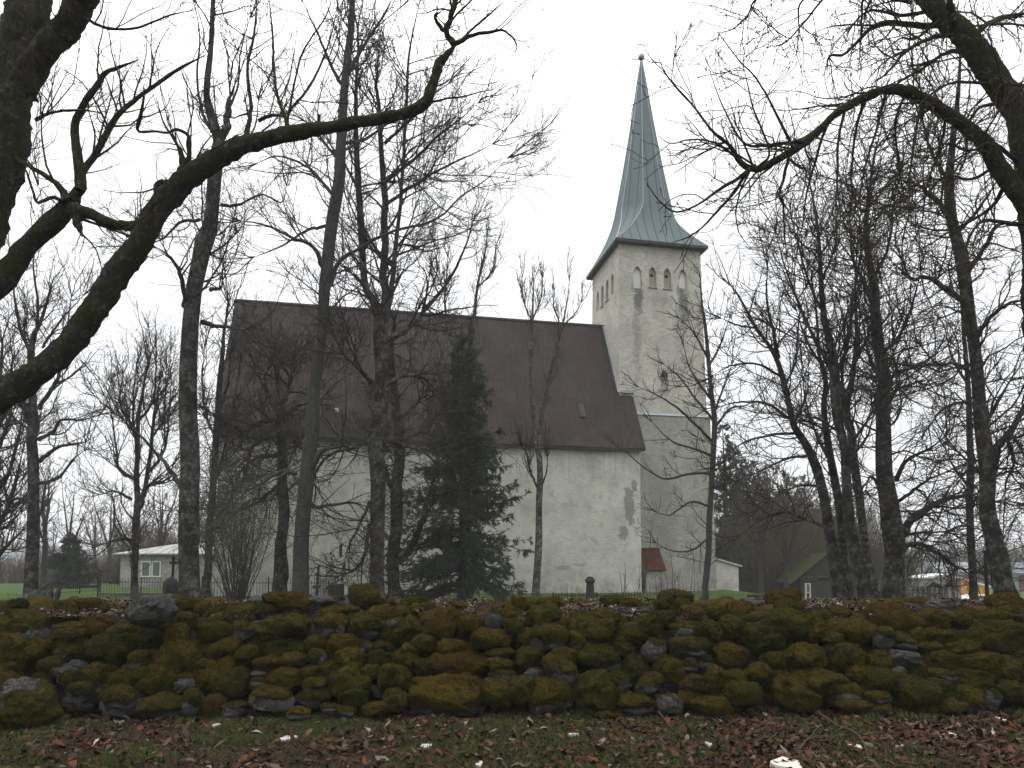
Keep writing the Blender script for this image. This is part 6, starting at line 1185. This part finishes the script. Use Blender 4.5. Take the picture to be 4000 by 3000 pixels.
fence('low iron grave fence on the lawn before the small spruce', 228, 33, 392, 35.5, .62); fence('taller iron grave fence with stone kerb before the stone house', 384, 31, 720, 31, .85, .12, 1)
fence('long iron fence along the nave behind the fan-shaped bush', 790, 27.5, 1310, 27.5, .92, .12); fence('small low iron fence around the stone pillar grave', 2160, 25, 2500, 25, .46, .1)
def lathe_thing(name, label, cat_, px, Y, parts, mat, k=14, sm=False):
    p = at(px, 2300, Y); z = float(gz(p[0], Y)); root = thing(name, label, cat_, (p[0], Y, z))
    for nm, prof in parts: MB().lathe((p[0], Y, z), prof, k).build(nm, mat, root, sm)
    return root, p[0], z
lathe_thing('grave_pillar', 'tapering weathered stone grave pillar with a broken cap before the nave', 'gravestone', 2305, 24.5, (('shaft', [(.24, -.1), (.24, .08), (.215, .1), (.165, .86)]), ('cap', [(.17, .862), (.225, .89), (.225, .97), (.18, 1.0), (.17, 1.03), (.11, 1.08)])), GRAVE, 4)
lathe_thing('stone_pedestal', 'short mossy stone pedestal right of the church porch', 'gravestone', 2952, 22, (('shaft', [(.20, -.1), (.16, .1), (.15, .42)]), ('cap', [(.15, .422), (.26, .46), (.27, .54), (.2, .58)])), simple('mossy_pedestal', (.02, .022, .008), (.05, .048, .016), 6, .95, .7), 10)
p = at(672, 2320, 30); z_ = float(gz(p[0], 30)); gm = thing('grave_monument', 'dark rounded grave boulder topped by a black iron cross near the stone house', 'gravestone', (p[0], 30, z_))
Q, Fq, m_, t_2 = boulder((p[0], 30, z_+.42), .36, .52, .32, -.6, 0, 55, 4, 0, .9); obj('stone', Q, Fq, GRAVE, gm, True)
m = MB(); m.bar((p[0], 30, z_+.85), (p[0]+.02, 30, z_+1.82), .055, 6); m.bar((p[0]-.14, 30, z_+1.56), (p[0]+.18, 30, z_+1.56), .05, 6); m.build('cross', IRON, gm)
p = at(1315, 2330, 25.5); z_ = float(gz(p[0], 25.5)); gs = thing('gravestone', 'dark upright rectangular gravestone right of the leaning grey trunk', 'gravestone', (p[0], 25.5, z_))
MB().hexa([(p[0]-.28, 25.4, z_-.1), (p[0]+.26, 25.4, z_-.1), (p[0]+.26, 25.55, z_-.1), (p[0]-.28, 25.55, z_-.1), (p[0]-.26, 25.41, z_+.74), (p[0]+.27, 25.41, z_+.78), (p[0]+.27, 25.54, z_+.78), (p[0]-.26, 25.54, z_+.74)]).build('slab', GRAVE, gs); MB().abox(p[0]-.36, p[0]+.36, 25.33, 25.62, z_-.1, z_+.1).build('plinth', GRAVE, gs)
for lab, px, yt, r, tl_ in (('tall leaning weathered wooden cross post by the iron fence', 1245, 2208, .07, .08), ('short thin wooden grave post beside the dark gravestone', 1283, 2266, .035, .0)):
    b = at(px, yt, 25); z_ = float(gz(b[0], 25)); t = thing('grave_post', lab, 'post', (b[0]-tl_, 25, z_)); MB().bar((b[0]-tl_, 25, z_-.1), (b[0], 25, b[2]), r, 8, r*.6).build('shaft', OLDWOOD, t)
    if r > .05:
        c = b[2]-.78; MB().box((b[0]-.05, 24.95, c), (.13, 0, .01), (0, .05, 0), (0, 0, .06)).build('collar', OLDWOOD, t); MB().box((b[0]-.03, 24.97, b[2]-.32), (.09, 0, 0), (0, .03, 0), (0, 0, .03)).build('crossarm', OLDWOOD, t)
for lab, px, w_, yt, ln in (('broken tree stump at the right foot of the leftmost tall tree', 172, .20, 2276, .02), ('second broken stump leaning beside the leftmost tall tree', 192, .13, 2290, .05), ('short leaning stump before the low iron grave fence', 214, .09, 2288, .22)):
    b = at(px, yt, 24); z_ = float(gz(b[0], 24)); n = 9; zz_ = np.linspace(z_-.1, b[2], n); P = np.stack([b[0]+ln*(zz_-z_), np.full(n, 24.), zz_], 1); V, Fq = rough_limb(P, np.linspace(w_*1.3, w_*.75, n), 12, px, .5); V[-12:, 2] += .12*vn(V[-12:], 9, px)
    V = np.vstack([V, V[-12:].mean(0)-[0, 0, .06]]); i = len(V)-1; cap_ = np.array([[i-12+k, i-12+(k+1) % 12, i, i] for k in range(12)]); Fl = [list(f) for f in Fq]+[[a, b_, c_] for a, b_, c_, _ in cap_]
    tag(obj('tree_stump', V, Fl, BARK_MAPLE, None, True, loc=(b[0], 24, z_)), lab, 'stump')

# ------------------------------------------------------------------ thin air veil added to lift the darks, standing in for lens glare
hz = MB().abox(-160, 160, -6, 160, -6, 34).build('glare_veil', None); hz['kind'] = 'stuff'
hm = bpy.data.materials.new('glare_veil'); hm.use_nodes = True; hn = hm.node_tree; hn.nodes.remove(hn.nodes['Principled BSDF'])
pv = hn.nodes.new('ShaderNodeVolumePrincipled'); pv.inputs['Density'].default_value = .0009; pv.inputs['Color'].default_value = (.98, .985, 1, 1)
hn.links.new(pv.outputs[0], hn.nodes['Material Output'].inputs['Volume']); hz.data.materials[0] = hm
